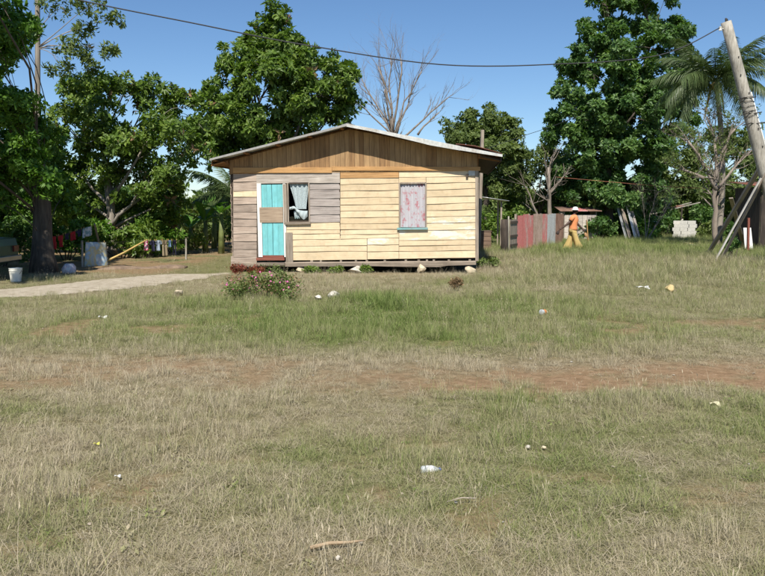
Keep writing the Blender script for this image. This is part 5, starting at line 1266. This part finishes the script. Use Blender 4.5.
# clothes lines
l2a = P(82, 241.5, 23.6); l2m = P(147, 240.5, 25.2); l2b = P(186, 240.0, 27.0)
wire('clothes_line', 'clothes line holding the patterned towel and small garments', [l2a, P(115, 242.2, 24.4), l2m, l2b], 0.004, M['iron'], 'clothes line', 6)
l1a = P(4, 235.5, 21.9); l1b = P(94, 225, 24.6)
wire('clothes_line', 'clothes line holding the red garments beside the shade tree', [l1a, P(30, 239.3, 22.4), P(60, 235.5, 23.2), l1b], 0.004, M['iron'], 'clothes line', 6)
timber('line_post', 'thin stake holding up the line of red garments', G(93, 266, -.1) + Vector((0, 1.0, 0)), P(94.5, 224, 24.65), 0.05, 0.05, M['pole'], 'stake')
timber('line_post', 'thin stake at the far end of the towel line', P(186, 262, 27.05) - Vector((0, 0, .3)), P(186, 239, 27.05), 0.05, 0.05, M['pole'], 'stake')
timber('line_post', 'thin stake holding the towel end of the line', P(82.5, 268, 23.65) - Vector((0, 0, .2)), P(82, 240.5, 23.65), 0.05, 0.05, M['pole'], 'stake')
o = MB().tube([G(97.5, 265.5), G(97.5, 265.5).lerp(P(147.3, 240, 25.15), .5) + Vector((0, 0, -.02)), P(147.3, 239.6, 25.1)], [0.035, 0.03, 0.022], 8).build('bamboo_prop', M['bamboo'], None, smooth=True); tag(o, 'yellow bamboo pole propping up the clothes line', 'pole')

def lerp_line(p, keys):
    for i in range(len(keys) - 1):
        if p <= keys[i + 1][0] or i == len(keys) - 2:
            t = (p - keys[i][0]) / (keys[i + 1][0] - keys[i][0]); return keys[i][1].lerp(keys[i + 1][1], t)
K2 = [(82, l2a), (115, P(115, 242.2, 24.4)), (147, l2m), (186, l2b)]; K1 = [(4, l1a), (30, P(30, 239.3, 22.4)), (60, P(60, 235.5, 23.2)), (94, l1b)]
def garment(name, label, cat, keys, px0, px1, drop, kind, mat, group=None, seed=1):
    a = lerp_line(px0, keys); b_ = lerp_line(px1, keys); w = (b_ - a); mid = (a + b_) / 2
    root = empty(name, mid); tag(root, label, cat, group); ex = w.normalized(); ny = Vector((-ex.y, ex.x, 0)); W = w.length
    def panel(f0, f1, v0, v1, nu=10, nv=8, fl=0.0, ph=0.0):
        def fn(u_, v_):
            c = f0 + (f1 - f0) * u_; v = v0 + (v1 - v0) * v_; k = 1 + fl * v
            return ex * W * (c - .5) * k + Vector((0, 0, -v * drop)) + ny * (0.03 * math.sin(c * 11 + ph + seed) * (0.25 + v) + 0.012)
        return fn
    def mk(nm, f): MB().grid(f, 10, 8).build(nm, mat, root, smooth=True, solid=.004)
    if kind == 'towel': mk('cloth', panel(0, 1, 0, 1, fl=.22)); 
    elif kind == 'dress': mk('bodice', panel(.2, .8, 0, .45)); mk('skirt', panel(.12, .88, .45, 1, fl=.15))
    elif kind == 'shirt': mk('body', panel(.2, .8, 0, 1)); mk('sleeve', panel(0, .22, .04, .4)); mk('sleeve', panel(.78, 1, .04, .4))
    elif kind == 'trousers': mk('waist', panel(.05, .95, 0, .3)); mk('leg', panel(.05, .46, .3, 1)); mk('leg', panel(.54, .95, .3, 1))
    for t in (.1, .9): MB().box(ex * W * (t - .5) + Vector((0, 0, .01)), (.012, .012, .06)).build('peg', M['bamboo'], root)
    return root
tw = cloth('towel_print', [(0.22, 0.40, 0.62), (0.55, 0.60, 0.52), (0.68, 0.58, 0.28), (0.40, 0.58, 0.72), (0.7, 0.72, 0.68)], 4.5, .15, interp='LINEAR')
garment('beach_towel', 'blue and yellow patterned towel hanging to the ground on the line', 'towel', K2, 86, 106, 0.74, 'towel', tw, seed=2)
red = cloth('red_cloth', [(0.42, 0.02, 0.025), (0.5, 0.03, 0.035)], 8, .15); navy = cloth('navy_cloth', [(0.02, 0.02, 0.05), (0.04, 0.04, 0.09)], 8, .05); whi = cloth('white_print_cloth', [(0.66, 0.68, 0.68), (0.25, 0.40, 0.42), (0.7, 0.7, 0.7)], 14, .15)
pk = cloth('pink_cloth', [(0.72, 0.07, 0.22), (0.78, 0.62, 0.64), (0.72, 0.08, 0.24)], 16, .15); lb = cloth('pale_blue_cloth', [(0.40, 0.48, 0.58), (0.48, 0.55, 0.62)], 8, .15); kh = cloth('khaki_trouser_cloth', [(0.30, 0.24, 0.15), (0.36, 0.3, 0.2)], 8, .1); bl = cloth('blue_cloth', [(0.14, 0.24, 0.40), (0.18, 0.3, 0.46)], 8, .1)
for nm, lbl, K, a, b_, d, kd, m_ in [('pink_top', 'bright pink and white child top on the towel line', K2, 143.6, 149.6, .30, 'dress', pk), ('dark_blouse', 'dark navy top next to the pink child top', K2, 150, 155, .34, 'shirt', navy), ('blue_shirt', 'pale blue shirt between the dark top and khaki trousers', K2, 155.3, 161.3, .33, 'shirt', lb),
                                  ('khaki_trousers', 'khaki trousers hanging on the towel line', K2, 161.6, 167.2, .50, 'trousers', kh), ('blue_blouse', 'blue top hanging right beside the khaki trousers', K2, 167.4, 171.2, .22, 'shirt', bl), ('dark_trousers', 'dark trousers at the stake end of the towel line', K2, 171.6, 176.5, .48, 'trousers', navy),
                                  ('red_dress', 'long red dress nearest the tree trunk on the line', K1, 51.5, 57.5, .36, 'dress', red), ('red_shirt', 'red shirt beside the long red dress', K1, 58, 63.5, .34, 'shirt', red), ('navy_shirt', 'navy shirt after the red shirt on the line', K1, 64.5, 69.5, .18, 'shirt', navy), ('red_shorts', 'red shorts between the two navy garments', K1, 70, 75.5, .25, 'trousers', red),
                                  ('navy_vest', 'navy top beside the white printed cloth', K1, 76, 81.5, .20, 'shirt', navy), ('white_print_cloth', 'white printed cloth at the stake end of the red garment line', K1, 82.5, 92, .28, 'towel', whi)]:
    garment(nm, lbl, nm.split('_')[-1], K, a, b_, d, kd, m_, seed=len(lbl))

# ------------------------------------------------------------------ stones and litter
def onground(px, py): 
    c = G(px, py); return Vector((c.x, c.y, gzf(c.x, c.y)))
o = rock('yellow_rock', onground(670, 291.5), (0.16, 0.12, 0.13), 7, M['stone_y'], None, .4); tag(o, 'jagged yellow rock lying in the open grass', 'rock')
o = rock('white_rock', onground(335, 299), (0.15, 0.11, 0.10), 17, M['stone_w'], None, .2); tag(o, 'jagged white rock in the grass before the house', 'rock')
o = rock('white_rock', onground(318, 300), (0.11, 0.08, 0.07), 18, M['stone_w'], None, 1.2); tag(o, 'small flat white rock beside the jagged white rock', 'rock')
o = rock('pale_stone', onground(178, 295.5), (0.13, 0.09, 0.09), 19, M['stone'], None, .7); tag(o, 'rounded pale stone near the edge of the path', 'rock')
o = rock('white_rock', onground(225, 292), (0.06, 0.05, 0.05), 20, M['stone'], None, .7); tag(o, 'small pale rock at the foot of the flowering bush', 'rock')
pb_ = onground(643, 290.5); o = MB().grid(lambda a, b: ((a - .5) * .24, (b - .5) * .16, .07 + .025 * math.sin(a * 5 + b * 3) + .012 * math.sin(b * 9)), 8, 6).build('paper_scrap', M['paper'], None, smooth=True, loc=pb_, solid=.002); tag(o, 'crumpled white paper near the yellow rock', 'paper')
def bottle(name, label, loc, rz, r_, L, mat_body, mat_label, mat_cap):
    root = empty(name, loc + Vector((0, 0, r_ * 1.1))); root.rotation_euler = (0, R(6), rz); tag(root, label, 'bottle')
    def ring(x, q): return [(x, q * math.cos(t * math.pi / 7), q * math.sin(t * math.pi / 7)) for t in range(14)]
    MB().loft([ring(0, r_ * .8), ring(.01, r_), ring(L * .3, r_ * .96), ring(L * .62, r_), ring(L * .80, r_ * .6), ring(L * .88, r_ * .36), ring(L * .95, r_ * .36)]).build('body', mat_body, root, smooth=True)
    MB().loft([ring(L * .22, r_ * 1.03), ring(L * .55, r_ * 1.04)], cap=False).build('label', mat_label, root, smooth=True)
    MB().loft([ring(L * .93, r_ * .44), ring(L, r_ * .44)]).build('cap', mat_cap, root)
    return root
bottle('plastic_bottle', 'clear plastic bottle with blue end lying in the near dry grass', onground(421, 472), R(24), 0.025, 0.14, M['clear'], M['paper'], M['bluelabel'])
bottle('plastic_bottle', 'clear bottle with orange label lying in the mid grass', onground(541, 316.5), R(50), 0.045, 0.19, M['clear'], M['orangelabel'], M['paper'])
sa, sb_ = onground(310, 557), onground(364, 551); sa.z += .03; sb_.z += .035
o = MB().tube([sa, sa.lerp(sb_, .35) + Vector((0, .01, .006)), sa.lerp(sb_, .7), sb_], [0.010, 0.010, 0.008, 0.005], 7).build('dry_stick', plain('tan_stick', (0.34, 0.25, 0.155), .85, .3, 9), None, smooth=True); tag(o, 'long tan stick lying in the near grass', 'stick')
sa, sb_ = onground(447, 507), onground(476, 503); sa.z += .03; sb_.z += .03
o = MB().tube([sa, sa.lerp(sb_, .5) + Vector((0, .01, .01)), sb_], [0.003, 0.004, 0.006], 6).build('dry_stick', plain('grey_stick', (0.40, 0.34, 0.27), .85, .3, 9), None, smooth=True); tag(o, 'short grey stick lying past the blue-ended bottle', 'stick')
for k, (px, py, s, mt, lb_) in enumerate([(97, 447, .02, 'yel', 'tiny yellow scrap in the near dry grass'), (118, 480.5, .018, 'paper', 'tiny white scrap below the yellow scrap'), (714, 407, .045, 'yel', 'flat yellowish wrapper at the edge of the dirt track'), (103, 318.5, .06, 'paper', 'small white scrap in the grass below the path'), (528, 447, .028, 'stone_w', 'pale pebble in the near dry grass right of the bottle'), (544, 447.5, .024, 'stone', 'tan pebble beside the pale pebble'), (338, 566.5, .02, 'stone_w', 'small white pebble just beyond the long tan stick')]):
    if mt in ('stone', 'stone_w'):
        o = rock('pebble', onground(px, py) + Vector((0, 0, .012)), (s, s * .8, s * .7), 120 + k, M[mt], None, k, 1); tag(o, lb_, 'pebble')
    else:
        m_ = M['paper'] if mt == 'paper' else plain('yellow_scrap_%d' % k, (0.68, 0.66, 0.12) if k == 0 else (0.6, 0.55, 0.36), .8, .1)
        o = MB().grid(lambda a, b: ((a - .5) * s * 2, (b - .5) * s * 1.3, .025 + .35 * s * math.sin(a * 5 + b * 4)), 6, 5).build('litter_scrap', m_, None, smooth=True, loc=onground(px, py), solid=.0015); tag(o, lb_, 'litter')
rr = random.Random(31); pm = [rock_mesh(1, .8, .55, 500 + k, 1) for k in range(5)]
for k, m_ in enumerate(pm): m_.materials.append(M['stone_w' if k % 2 else 'pebble'])
for k in range(60):
    py = rr.choice([rr.uniform(300, 395), rr.uniform(345, 400), rr.uniform(400, 570)]); px = rr.uniform(-20, 785); s = rr.uniform(0.010, 0.021) * (1.6 if py < 340 else 1)
    o = bpy.data.objects.new('pebble', pm[k % 5]); link(o); o.location = onground(px, py) + Vector((0, 0, .004)); o.scale = (s, s, s); o.rotation_euler = (0, 0, rr.uniform(0, 6)); tag(o, 'small pale pebble scattered on the dry ground', 'pebble', 'pebbles scattered over the ground')

# ------------------------------------------------------------------ walking person
def person():
    f = onground(572, 250.4); f.z = 0
    root = empty('person', f); tag(root, 'person in orange top, wide khaki trousers and white hat walking past the zinc fence', 'person')
    verts = [((0, 0, .90), .13), ((.02, 0, 1.08), .125), ((.03, 0, 1.26), .14), ((.05, 0, 1.38), .075), ((.075, 0, 1.45), .05), ((.09, 0, 1.50), .055),
             ((-.03, -.15, 1.33), .06), ((-.17, -.20, 1.10), .052), ((-.40, -.20, .93), .040), ((-.48, -.20, .88), .03),
             ((.08, .15, 1.33), .06), ((.20, .20, 1.08), .052), ((.40, .18, .88), .040), ((.46, .17, .82), .03),
             ((.02, -.09, .84), .095), ((.12, -.09, .48), .06), ((.24, -.09, .10), .042), ((.27, -.09, .045), .04), ((.40, -.10, .03), .03),
             ((-.02, .09, .84), .095), ((-.06, .09, .48), .06), ((-.20, .09, .12), .042), ((-.21, .09, .06), .04), ((-.09, .10, .03), .03)]
    edges = [(0, 1), (1, 2), (2, 3), (3, 4), (4, 5), (2, 6), (6, 7), (7, 8), (8, 9), (2, 10), (10, 11), (11, 12), (12, 13), (0, 14), (14, 15), (15, 16), (16, 17), (17, 18), (0, 19), (19, 20), (20, 21), (21, 22), (22, 23)]
    me = bpy.data.meshes.new('body'); me.from_pydata([v for v, _ in verts], edges, []); me.update()
    o = bpy.data.objects.new('tmp_body', me); link(o); sk = o.modifiers.new('s', 'SKIN'); sl = me.skin_vertices[0].data
    for i, (_, q) in enumerate(verts): sl[i].radius = (q, q); sl[i].use_root = (i == 0)
    o.modifiers.new('d', 'SUBSURF').levels = 1
    dg = bpy.context.evaluated_depsgraph_get(); m2_ = bpy.data.meshes.new_from_object(o.evaluated_get(dg)); bpy.data.objects.remove(o, do_unlink=True)
    # fingers and thumbs, head shape
    ex = MB(); 
    for (w, d, th) in ((Vector((-.48, -.20, .88)), Vector((-.7, .05, -.7)), -1), (Vector((.46, .17, .82)), Vector((.55, -.05, -.83)), 1)):
        d.normalize(); s = Vector((0, 1, 0)); nrm = d.cross(s)
        ex.tube([w - d * .02, w + d * .04, w + d * .085], [.026, .036, .03], 8)
        for k in range(4):
            b0 = w + d * .08 + s * (k - 1.5) * .018; l = (.065, .078, .074, .055)[k]; ex.tube([b0, b0 + d * l * .5 + nrm * .008, b0 + d * l * .8 + nrm * .028, b0 + d * l * .75 + nrm * .045], [.0095, .009, .008, .006], 5)
        ex.tube([w + d * .02 + s * .03, w + d * .05 + s * .05 + nrm * .01, w + d * .085 + s * .05 + nrm * .03], [.012, .011, .008], 5)
    hc = Vector((.10, 0, 1.565))
    rings = []
    for i in range(11):
        t = -1 + 2 * i / 10; q = math.sqrt(max(0.02, 1 - t * t)); z = t * .118; jaw = .80 + .2 * min(1, (t + 1) / .9)
        ring = []
        for k in range(14):
            a = 2 * math.pi * k / 14; x = .096 * q * math.cos(a) * (jaw if math.cos(a) < 0 else 1.0); y = .076 * q * math.sin(a) * jaw
            if abs(a) < .1 and -.35 < t < .12: x += .022 * (1 - abs(t + .2) / .35) if abs(t + .2) < .35 else 0
            if abs(a) < .1 and -.62 < t <= -.38: x += .006
            ring.append((hc.x + x + (.012 if t < 0 else 0), hc.y + y, hc.z + z))
        rings.append(ring)
    ex.loft(rings)
    for s in (-1, 1): ex.tube([hc + Vector((-.01, s * .072, -.03)), hc + Vector((-.015, s * .084, 0)), hc + Vector((-.01, s * .074, .03))], [.008, .016, .01], 6)
    bm = bmesh.new(); bm.from_mesh(m2_); em = ex.mesh('x'); bm.from_mesh(em); bm.to_mesh(m2_); bm.free()
    m2_.materials.clear(); m2_.materials.append(M['skin']); m2_.polygons.foreach_set('use_smooth', [True] * len(m2_.polygons))
    body = bpy.data.objects.new('body', m2_); link(body, root)
    for s in (-1, 1): MB().loft([ell((hc.x + .088, s * .032, hc.z + .01 + z), q, q * 1.4, 8) for z, q in ((-.008, .003), (-.004, .008), (.004, .008), (.008, .003))]).build('eye', M['paper'], root)
    MB().loft([[(hc.x - .015 + x, y, z) for x, y, z in ell((0, 0, hc.z + z_), q, q * .82, 14)] for z_, q in ((-.075, .070), (-.04, .098), (.03, .104), (.08, .085), (.118, .03))]).build('hair', M['hair'], root, smooth=True)
    MB().loft([[(hc.x - .005 + x, y, z) for x, y, z in ell((0, 0, hc.z + z_), q, q * .88, 18)] for z_, q in ((.030, .165), (.022, .175), (.028, .178), (.052, .118), (.10, .108), (.140, .085), (.158, .03))]).build('hat', M['hat'], root, smooth=True)
    MB().loft([ell((x, 0, z), rx, ry, 18) for x, z, rx, ry in ((.03, .80, .175, .19), (.025, .88, .16, .18), (.02, .98, .155, .175), (.035, 1.10, .165, .18), (.06, 1.20, .175, .18), (.05, 1.30, .15, .185), (.045, 1.375, .11, .16), (.06, 1.41, .065, .075))], cap=False).build('top', M['orange_top'], root, smooth=True, solid=.006)
    for (a, b_) in ((Vector((-.01, -.155, 1.345)), Vector((-.13, -.195, 1.17))), (Vector((.07, .155, 1.345)), Vector((.17, .19, 1.15)))):
        MB().tube([a, a.lerp(b_, .5), b_], [.090, .084, .082], 12, cap=False).build('sleeve', M['orange_top'], root, smooth=True, solid=.005)
    hipr = MB(); hipr.loft([ell((x, 0, z), rx, ry, 20) for x, z, rx, ry in ((.03, .90, .150, .17), (.02, .84, .17, .185), (.015, .76, .175, .185), (.015, .70, .15, .17))])
    for (kx, fx, y0) in ((.13, .30, -.085), (-.07, -.20, .085)):
        rings = []
        for i in range(12):
            t = i / 11; z = .80 - t * .775; cx = .015 + (kx - .015) * min(1, t * 2.1) + (fx - kx) * max(0, (t - .48) / .52); rx = .125 - .02 * math.sin(t * 3.1) + .075 * t ** 2.2; ry = .10 + .045 * t; ring = []
            for k in range(24):
                a = 2 * math.pi * k / 24; w = 1 + (.02 + .09 * t) * math.sin(a * 5 + t * 3 + y0 * 20); ring.append((cx + rx * w * math.cos(a), y0 + ry * w * math.sin(a), z + .015 * t * math.sin(a * 3)))
            rings.append(ring)
        hipr.loft(rings)
    hipr.build('trousers', M['skirt'], root, smooth=True)
    for (x, y) in ((.30, -.09), (-.15, .09)):
        MB().loft([ell((x + .02, y, z), rx, ry, 12) for z, rx, ry in ((0, .12, .042), (.03, .125, .045), (.055, .11, .04), (.07, .07, .035))]).build('shoe', M['darkbag'], root, smooth=True)
    # white cloth over shoulder
    MB().grid(lambda a, b: (-.09 - .12 * b + .05 * a, -.06 + .16 * a, 1.37 - .42 * b + .03 * math.sin(a * 7)), 6, 8).build('shoulder_cloth', M['hat'], root, smooth=True, solid=.006)
    def bag(name, label, c, sx, sy, sz, mat, tilt):
        r2_ = empty(name, f + c); tag(r2_, label, 'bag'); r2_.rotation_euler = (0, tilt, 0)
        MB().loft([ell((0, 0, z), x, y, 14) for z, x, y in ((-sz, sx * .7, sy * .7), (-sz * .92, sx, sy), (-sz * .5, sx * 1.05, sy * 1.1), (-sz * .15, sx * .8, sy * .7), (-.02, sx * .35, sy * .4))]).build('sack', mat, r2_, smooth=True)
        MB().tube([(-sx * .3, 0, -.04), (-sx * .2, 0, .02), (0, 0, .045), (sx * .2, 0, .02), (sx * .3, 0, -.04)], .008, 5).build('handle', mat, r2_)
    bag('dark_bag', 'small dark bag in the rear hand of the walking person', Vector((-.575, -.19, .775)), .06, .045, .15, M['darkbag'], R(30))
    bag('tan_bag', 'small tan bag in the front hand of the walking person', Vector((.535, .16, .71)), .055, .045, .20, M['tanbag'], R(-20))
person()

# ------------------------------------------------------------------ grass (uncountable): tufts instanced over the ground
def grassmat():
    m, nt, b, out = new_mat('grass_blades')
    a = nt.nodes.new('ShaderNodeAttribute'); a.attribute_type = 'INSTANCER'; a.attribute_name = 'tint'
    v = nt.nodes.new('ShaderNodeAttribute'); v.attribute_name = 'bt'
    ad = nt.nodes.new('ShaderNodeMath'); ad.operation = 'ADD'; nt.links.new(a.outputs['Fac'], ad.inputs[0]); nt.links.new(v.outputs['Fac'], ad.inputs[1])
    r = ramp(nt, [(0.0, (0.54, 0.465, 0.33)), (0.25, (0.41, 0.36, 0.225)), (0.5, (0.305, 0.31, 0.138)), (0.75, (0.225, 0.275, 0.082)), (1.0, (0.145, 0.225, 0.052))])
    nt.links.new(ad.outputs[0], r.inputs[0]); nt.links.new(r.outputs[0], b.inputs['Base Color']); b.inputs['Roughness'].default_value = 0.7; b.inputs['Specular IOR Level'].default_value = 0.2
    t = nt.nodes.new('ShaderNodeBsdfTranslucent'); nt.links.new(r.outputs[0], t.inputs['Color']); mx = nt.nodes.new('ShaderNodeMixShader'); mx.inputs[0].default_value = 0.25
    nt.links.new(b.outputs[0], mx.inputs[1]); nt.links.new(t.outputs[0], mx.inputs[2]); nt.links.new(mx.outputs[0], out.inputs['Surface'])
    return m
GM = grassmat()
def tuft(name, n, spread, hr, lean, width, curl, seed, lying=False, seedhead=False):
    r = random.Random(seed); mb = MB(); bt = []
    for k in range(n):
        a = r.uniform(0, 6.283); q = spread * math.sqrt(r.random()); x, y = q * math.cos(a), q * math.sin(a); h = r.uniform(*hr); az = r.uniform(0, 6.283)
        ln_ = r.uniform(*lean); cu = r.uniform(0.2, 1) * curl; d = Vector((math.cos(az), math.sin(az), 0)); s = Vector((-d.y, d.x, 0)) * width / 2; t_ = r.gauss(0, 0.16)
        p = Vector((x, y, 0.02 if not lying else r.uniform(.03, .25))); pts = []
        for i in range(4):
            t = i / 3; th = ln_ + cu * t
            pts.append(p.copy()); p = p + (d * math.sin(th) + Vector((0, 0, math.cos(th)))) * h / 3
        b0 = len(mb.v)
        mb.add([pts[0] - s, pts[0] + s, pts[1] + s * .85, pts[1] - s * .85, pts[2] + s * .6, pts[2] - s * .6, pts[3]], [(0, 1, 2, 3), (3, 2, 4, 5), (5, 4, 6)]); bt += [t_] * 7
        if seedhead and r.random() < .6:
            e = pts[3]; u_ = (pts[3] - pts[2]).normalized(); w = s * 2.2
            mb.add([e - u_ * .02, e + u_ * .06 + w, e + u_ * .15, e + u_ * .06 - w], [(0, 1, 2, 3)]); bt += [-.25] * 4
    me = mb.mesh(name); me.materials.append(GM); at = me.attributes.new('bt', 'FLOAT', 'POINT'); at.data.foreach_set('value', np.array(bt, dtype=np.float32))
    return bpy.data.objects.new(name, me)
gcol = bpy.data.collections.new('grass_tufts')
for i, o in enumerate([tuft('tuft_a_mat', 60, 1.3, (0.6, 1.5), (0.75, 1.5), 0.030, 0.6, 1), tuft('tuft_b_mat', 56, 1.2, (0.5, 1.3), (0.4, 1.35), 0.028, 0.9, 2), tuft('tuft_c_upright', 38, 0.4, (0.5, 1.25), (0.08, 0.75), 0.016, 0.7, 3),
                       tuft('tuft_d_wispy', 12, 0.45, (0.5, 1.2), (0.02, 0.6), 0.010, 0.5, 4, seedhead=True), tuft('tuft_e_straw', 34, 1.5, (0.6, 2.0), (1.30, 1.62), 0.028, 0.15, 5, lying=True), tuft('tuft_f_upright', 34, 0.6, (0.5, 1.3), (0.1, 0.95), 0.020, 0.9, 6)]):
    gcol.objects.link(o)
def weed(name, n, seed, tint, flat):
    r = random.Random(seed); mb = MB(); bt = []
    for k in range(n):
        az = r.uniform(0, 6.283); el = r.uniform(*flat); d = Vector((math.cos(az) * math.cos(el), math.sin(az) * math.cos(el), math.sin(el))); s = Vector((-math.sin(az), math.cos(az), 0)); L = r.uniform(.2, .5); w = L * r.uniform(.22, .34)
        p = Vector((r.uniform(-.7, .7), r.uniform(-.7, .7), r.uniform(0.05, .35))); n_ = s.cross(d)
        mb.add([p, p + d * L * .5 + s * w + n_ * w * .2, p + d * L - Vector((0, 0, .1 * L)), p + d * L * .5 - s * w + n_ * w * .2], [(0, 1, 2), (0, 2, 3)]); bt += [tint + r.gauss(0, .12)] * 4
    me = mb.mesh(name); me.materials.append(GM); at = me.attributes.new('bt', 'FLOAT', 'POINT'); at.data.foreach_set('value', np.array(bt, dtype=np.float32)); return bpy.data.objects.new(name, me)
gcol.objects.link(weed('tuft_g_weed', 20, 8, .25, (-.1, .9))); gcol.objects.link(weed('tuft_h_litter', 9, 9, -.35, (-.1, .25)))
def build_grass():
    r = np.random.default_rng(99); PX = []; TY = []; SC = []; TI = []
    def scatter(x0, x1, y0, y1, dens, kind):
        n = int((x1 - x0) * (y1 - y0) * dens); x = r.uniform(x0, x1, n); y = r.uniform(y0, y1, n)
        k = np.abs(x) < 0.56 * y + 2.2; x, y = x[k], y[k]
        soil, g, h = zones(x, y); u = r.random(len(x))
        pd = path_dist(x, y); hl = np.array([HI @ Vector((a, b_, 0)) for a, b_ in zip(x, y)]).reshape(-1, 3) if y1 > 20 else None
        keep = (pd > 0.02 + 0.25 * r.random(len(x)) - 0.12)
        if hl is not None: keep &= ~((hl[:, 0] > -0.1) & (hl[:, 0] < HW + 0.1) & (hl[:, 1] > 0.05) & (hl[:, 1] < DEP))
        if kind == 'mat':
            keep &= u > 0.93 * soil; ty = r.choice([0, 1, 4, 5, 6, 7], len(x), p=[.415, .305, .19, .075, .006, .009]); sc = h * r.uniform(0.6, 1.2, len(x))
        elif kind == 'tall':
            cl = fbm(x * 1.6, y * 1.6, 60, 3); keep &= (u > 0.97 * soil) & (r.random(len(x)) < sstep(.40, .62, cl)); ty = r.choice([2, 5], len(x), p=[.6, .4]); sc = h * r.uniform(1.0, 1.9, len(x)) + .03
        else:
            cl = fbm(x * 0.8, y * 0.8, 66, 3); edge = np.exp(-((y - 7.0) / .45) ** 2); keep &= (r.random(len(x)) < np.clip(sstep(.46, .64, cl) + .55 * edge, 0, 1) * (1 - .9 * soil)); ty = np.full(len(x), 3); sc = r.uniform(.08, .20, len(x)) * (0.8 + h * 1.2) + .14 * r.random(len(x)) ** 3
            g = g * .45
        x, y, ty, sc, g = x[keep], y[keep], ty[keep], sc[keep], g[keep]
        t = np.clip(g * .85 + r.normal(0, .10, len(x)) - np.where(ty == 4, .5, 0) - (0.0 if kind != 'wisp' else -.04), -.1, 1)
        PX.append(np.stack([x, y, gz(x, y) - .004], 1)); TY.append(ty); SC.append(sc); TI.append(t)
    scatter(-5, 5, 2.2, 5, 220, 'mat'); scatter(-7, 7, 5, 9, 160, 'mat'); scatter(-10, 10, 9, 14, 100, 'mat'); scatter(-15, 15, 14, 21, 60, 'mat'); scatter(-20, 22, 21, 34, 30, 'mat'); scatter(-24, 32, 34, 56, 13, 'mat')
    scatter(-6, 6, 2.2, 8, 26, 'tall'); scatter(-10, 10, 8, 15, 40, 'tall'); scatter(-13, 15, 15, 24, 34, 'tall'); scatter(-16, 22, 24, 36, 26, 'tall'); scatter(-20, 32, 36, 56, 10, 'tall')
    scatter(-6, 6, 2.2, 8.5, 24, 'wisp'); scatter(-10, 10, 8.5, 16, 14, 'wisp'); scatter(-13, 18, 16, 30, 10, 'wisp')
    V = np.concatenate(PX); ty = np.concatenate(TY).astype(np.int32); sc = np.concatenate(SC).astype(np.float32); ti = np.concatenate(TI).astype(np.float32); n = len(V)
    print('grass tufts', n)
    me = bpy.data.meshes.new('grass'); me.vertices.add(n); me.vertices.foreach_set('co', V.astype(np.float32).ravel())
    for nm, tp, arr in (('idx', 'INT', ty), ('scl', 'FLOAT', sc), ('tint', 'FLOAT', ti)):
        a = me.attributes.new(nm, tp, 'POINT'); a.data.foreach_set('value', arr)
    rot = np.stack([r.normal(0, .08, n), r.normal(0, .08, n), r.uniform(0, 6.283, n)], 1).astype(np.float32)
    a = me.attributes.new('rot', 'FLOAT_VECTOR', 'POINT'); a.data.foreach_set('vector', rot.ravel()); me.materials.append(GM)
    o = bpy.data.objects.new('grass', me); link(o); tag(o, 'dry and green grass growing over the open yard', 'grass', kind='stuff')
    ng = bpy.data.node_groups.new('grass_scatter', 'GeometryNodeTree'); ng.interface.new_socket('Geometry', in_out='INPUT', socket_type='NodeSocketGeometry'); ng.interface.new_socket('Geometry', in_out='OUTPUT', socket_type='NodeSocketGeometry')
    N = ng.nodes; gi = N.new('NodeGroupInput'); go = N.new('NodeGroupOutput'); mp = N.new('GeometryNodeMeshToPoints'); ip = N.new('GeometryNodeInstanceOnPoints'); ci = N.new('GeometryNodeCollectionInfo')
    ci.inputs['Collection'].default_value = gcol; ci.inputs['Separate Children'].default_value = True; ci.inputs['Reset Children'].default_value = True
    def na(nm, tp):
        q = N.new('GeometryNodeInputNamedAttribute'); q.data_type = tp; q.inputs['Name'].default_value = nm; return q.outputs['Attribute']
    ng.links.new(gi.outputs[0], mp.inputs['Mesh']); ng.links.new(mp.outputs[0], ip.inputs['Points']); ng.links.new(ci.outputs[0], ip.inputs['Instance']); ip.inputs['Pick Instance'].default_value = True
    ng.links.new(na('idx', 'INT'), ip.inputs['Instance Index']); er = N.new('FunctionNodeEulerToRotation'); ng.links.new(na('rot', 'FLOAT_VECTOR'), er.inputs[0]); ng.links.new(er.outputs[0], ip.inputs['Rotation'])
    ng.links.new(na('scl', 'FLOAT'), ip.inputs['Scale']); ng.links.new(ip.outputs[0], go.inputs[0])
    md = o.modifiers.new('scatter', 'NODES'); md.node_group = ng
build_grass()
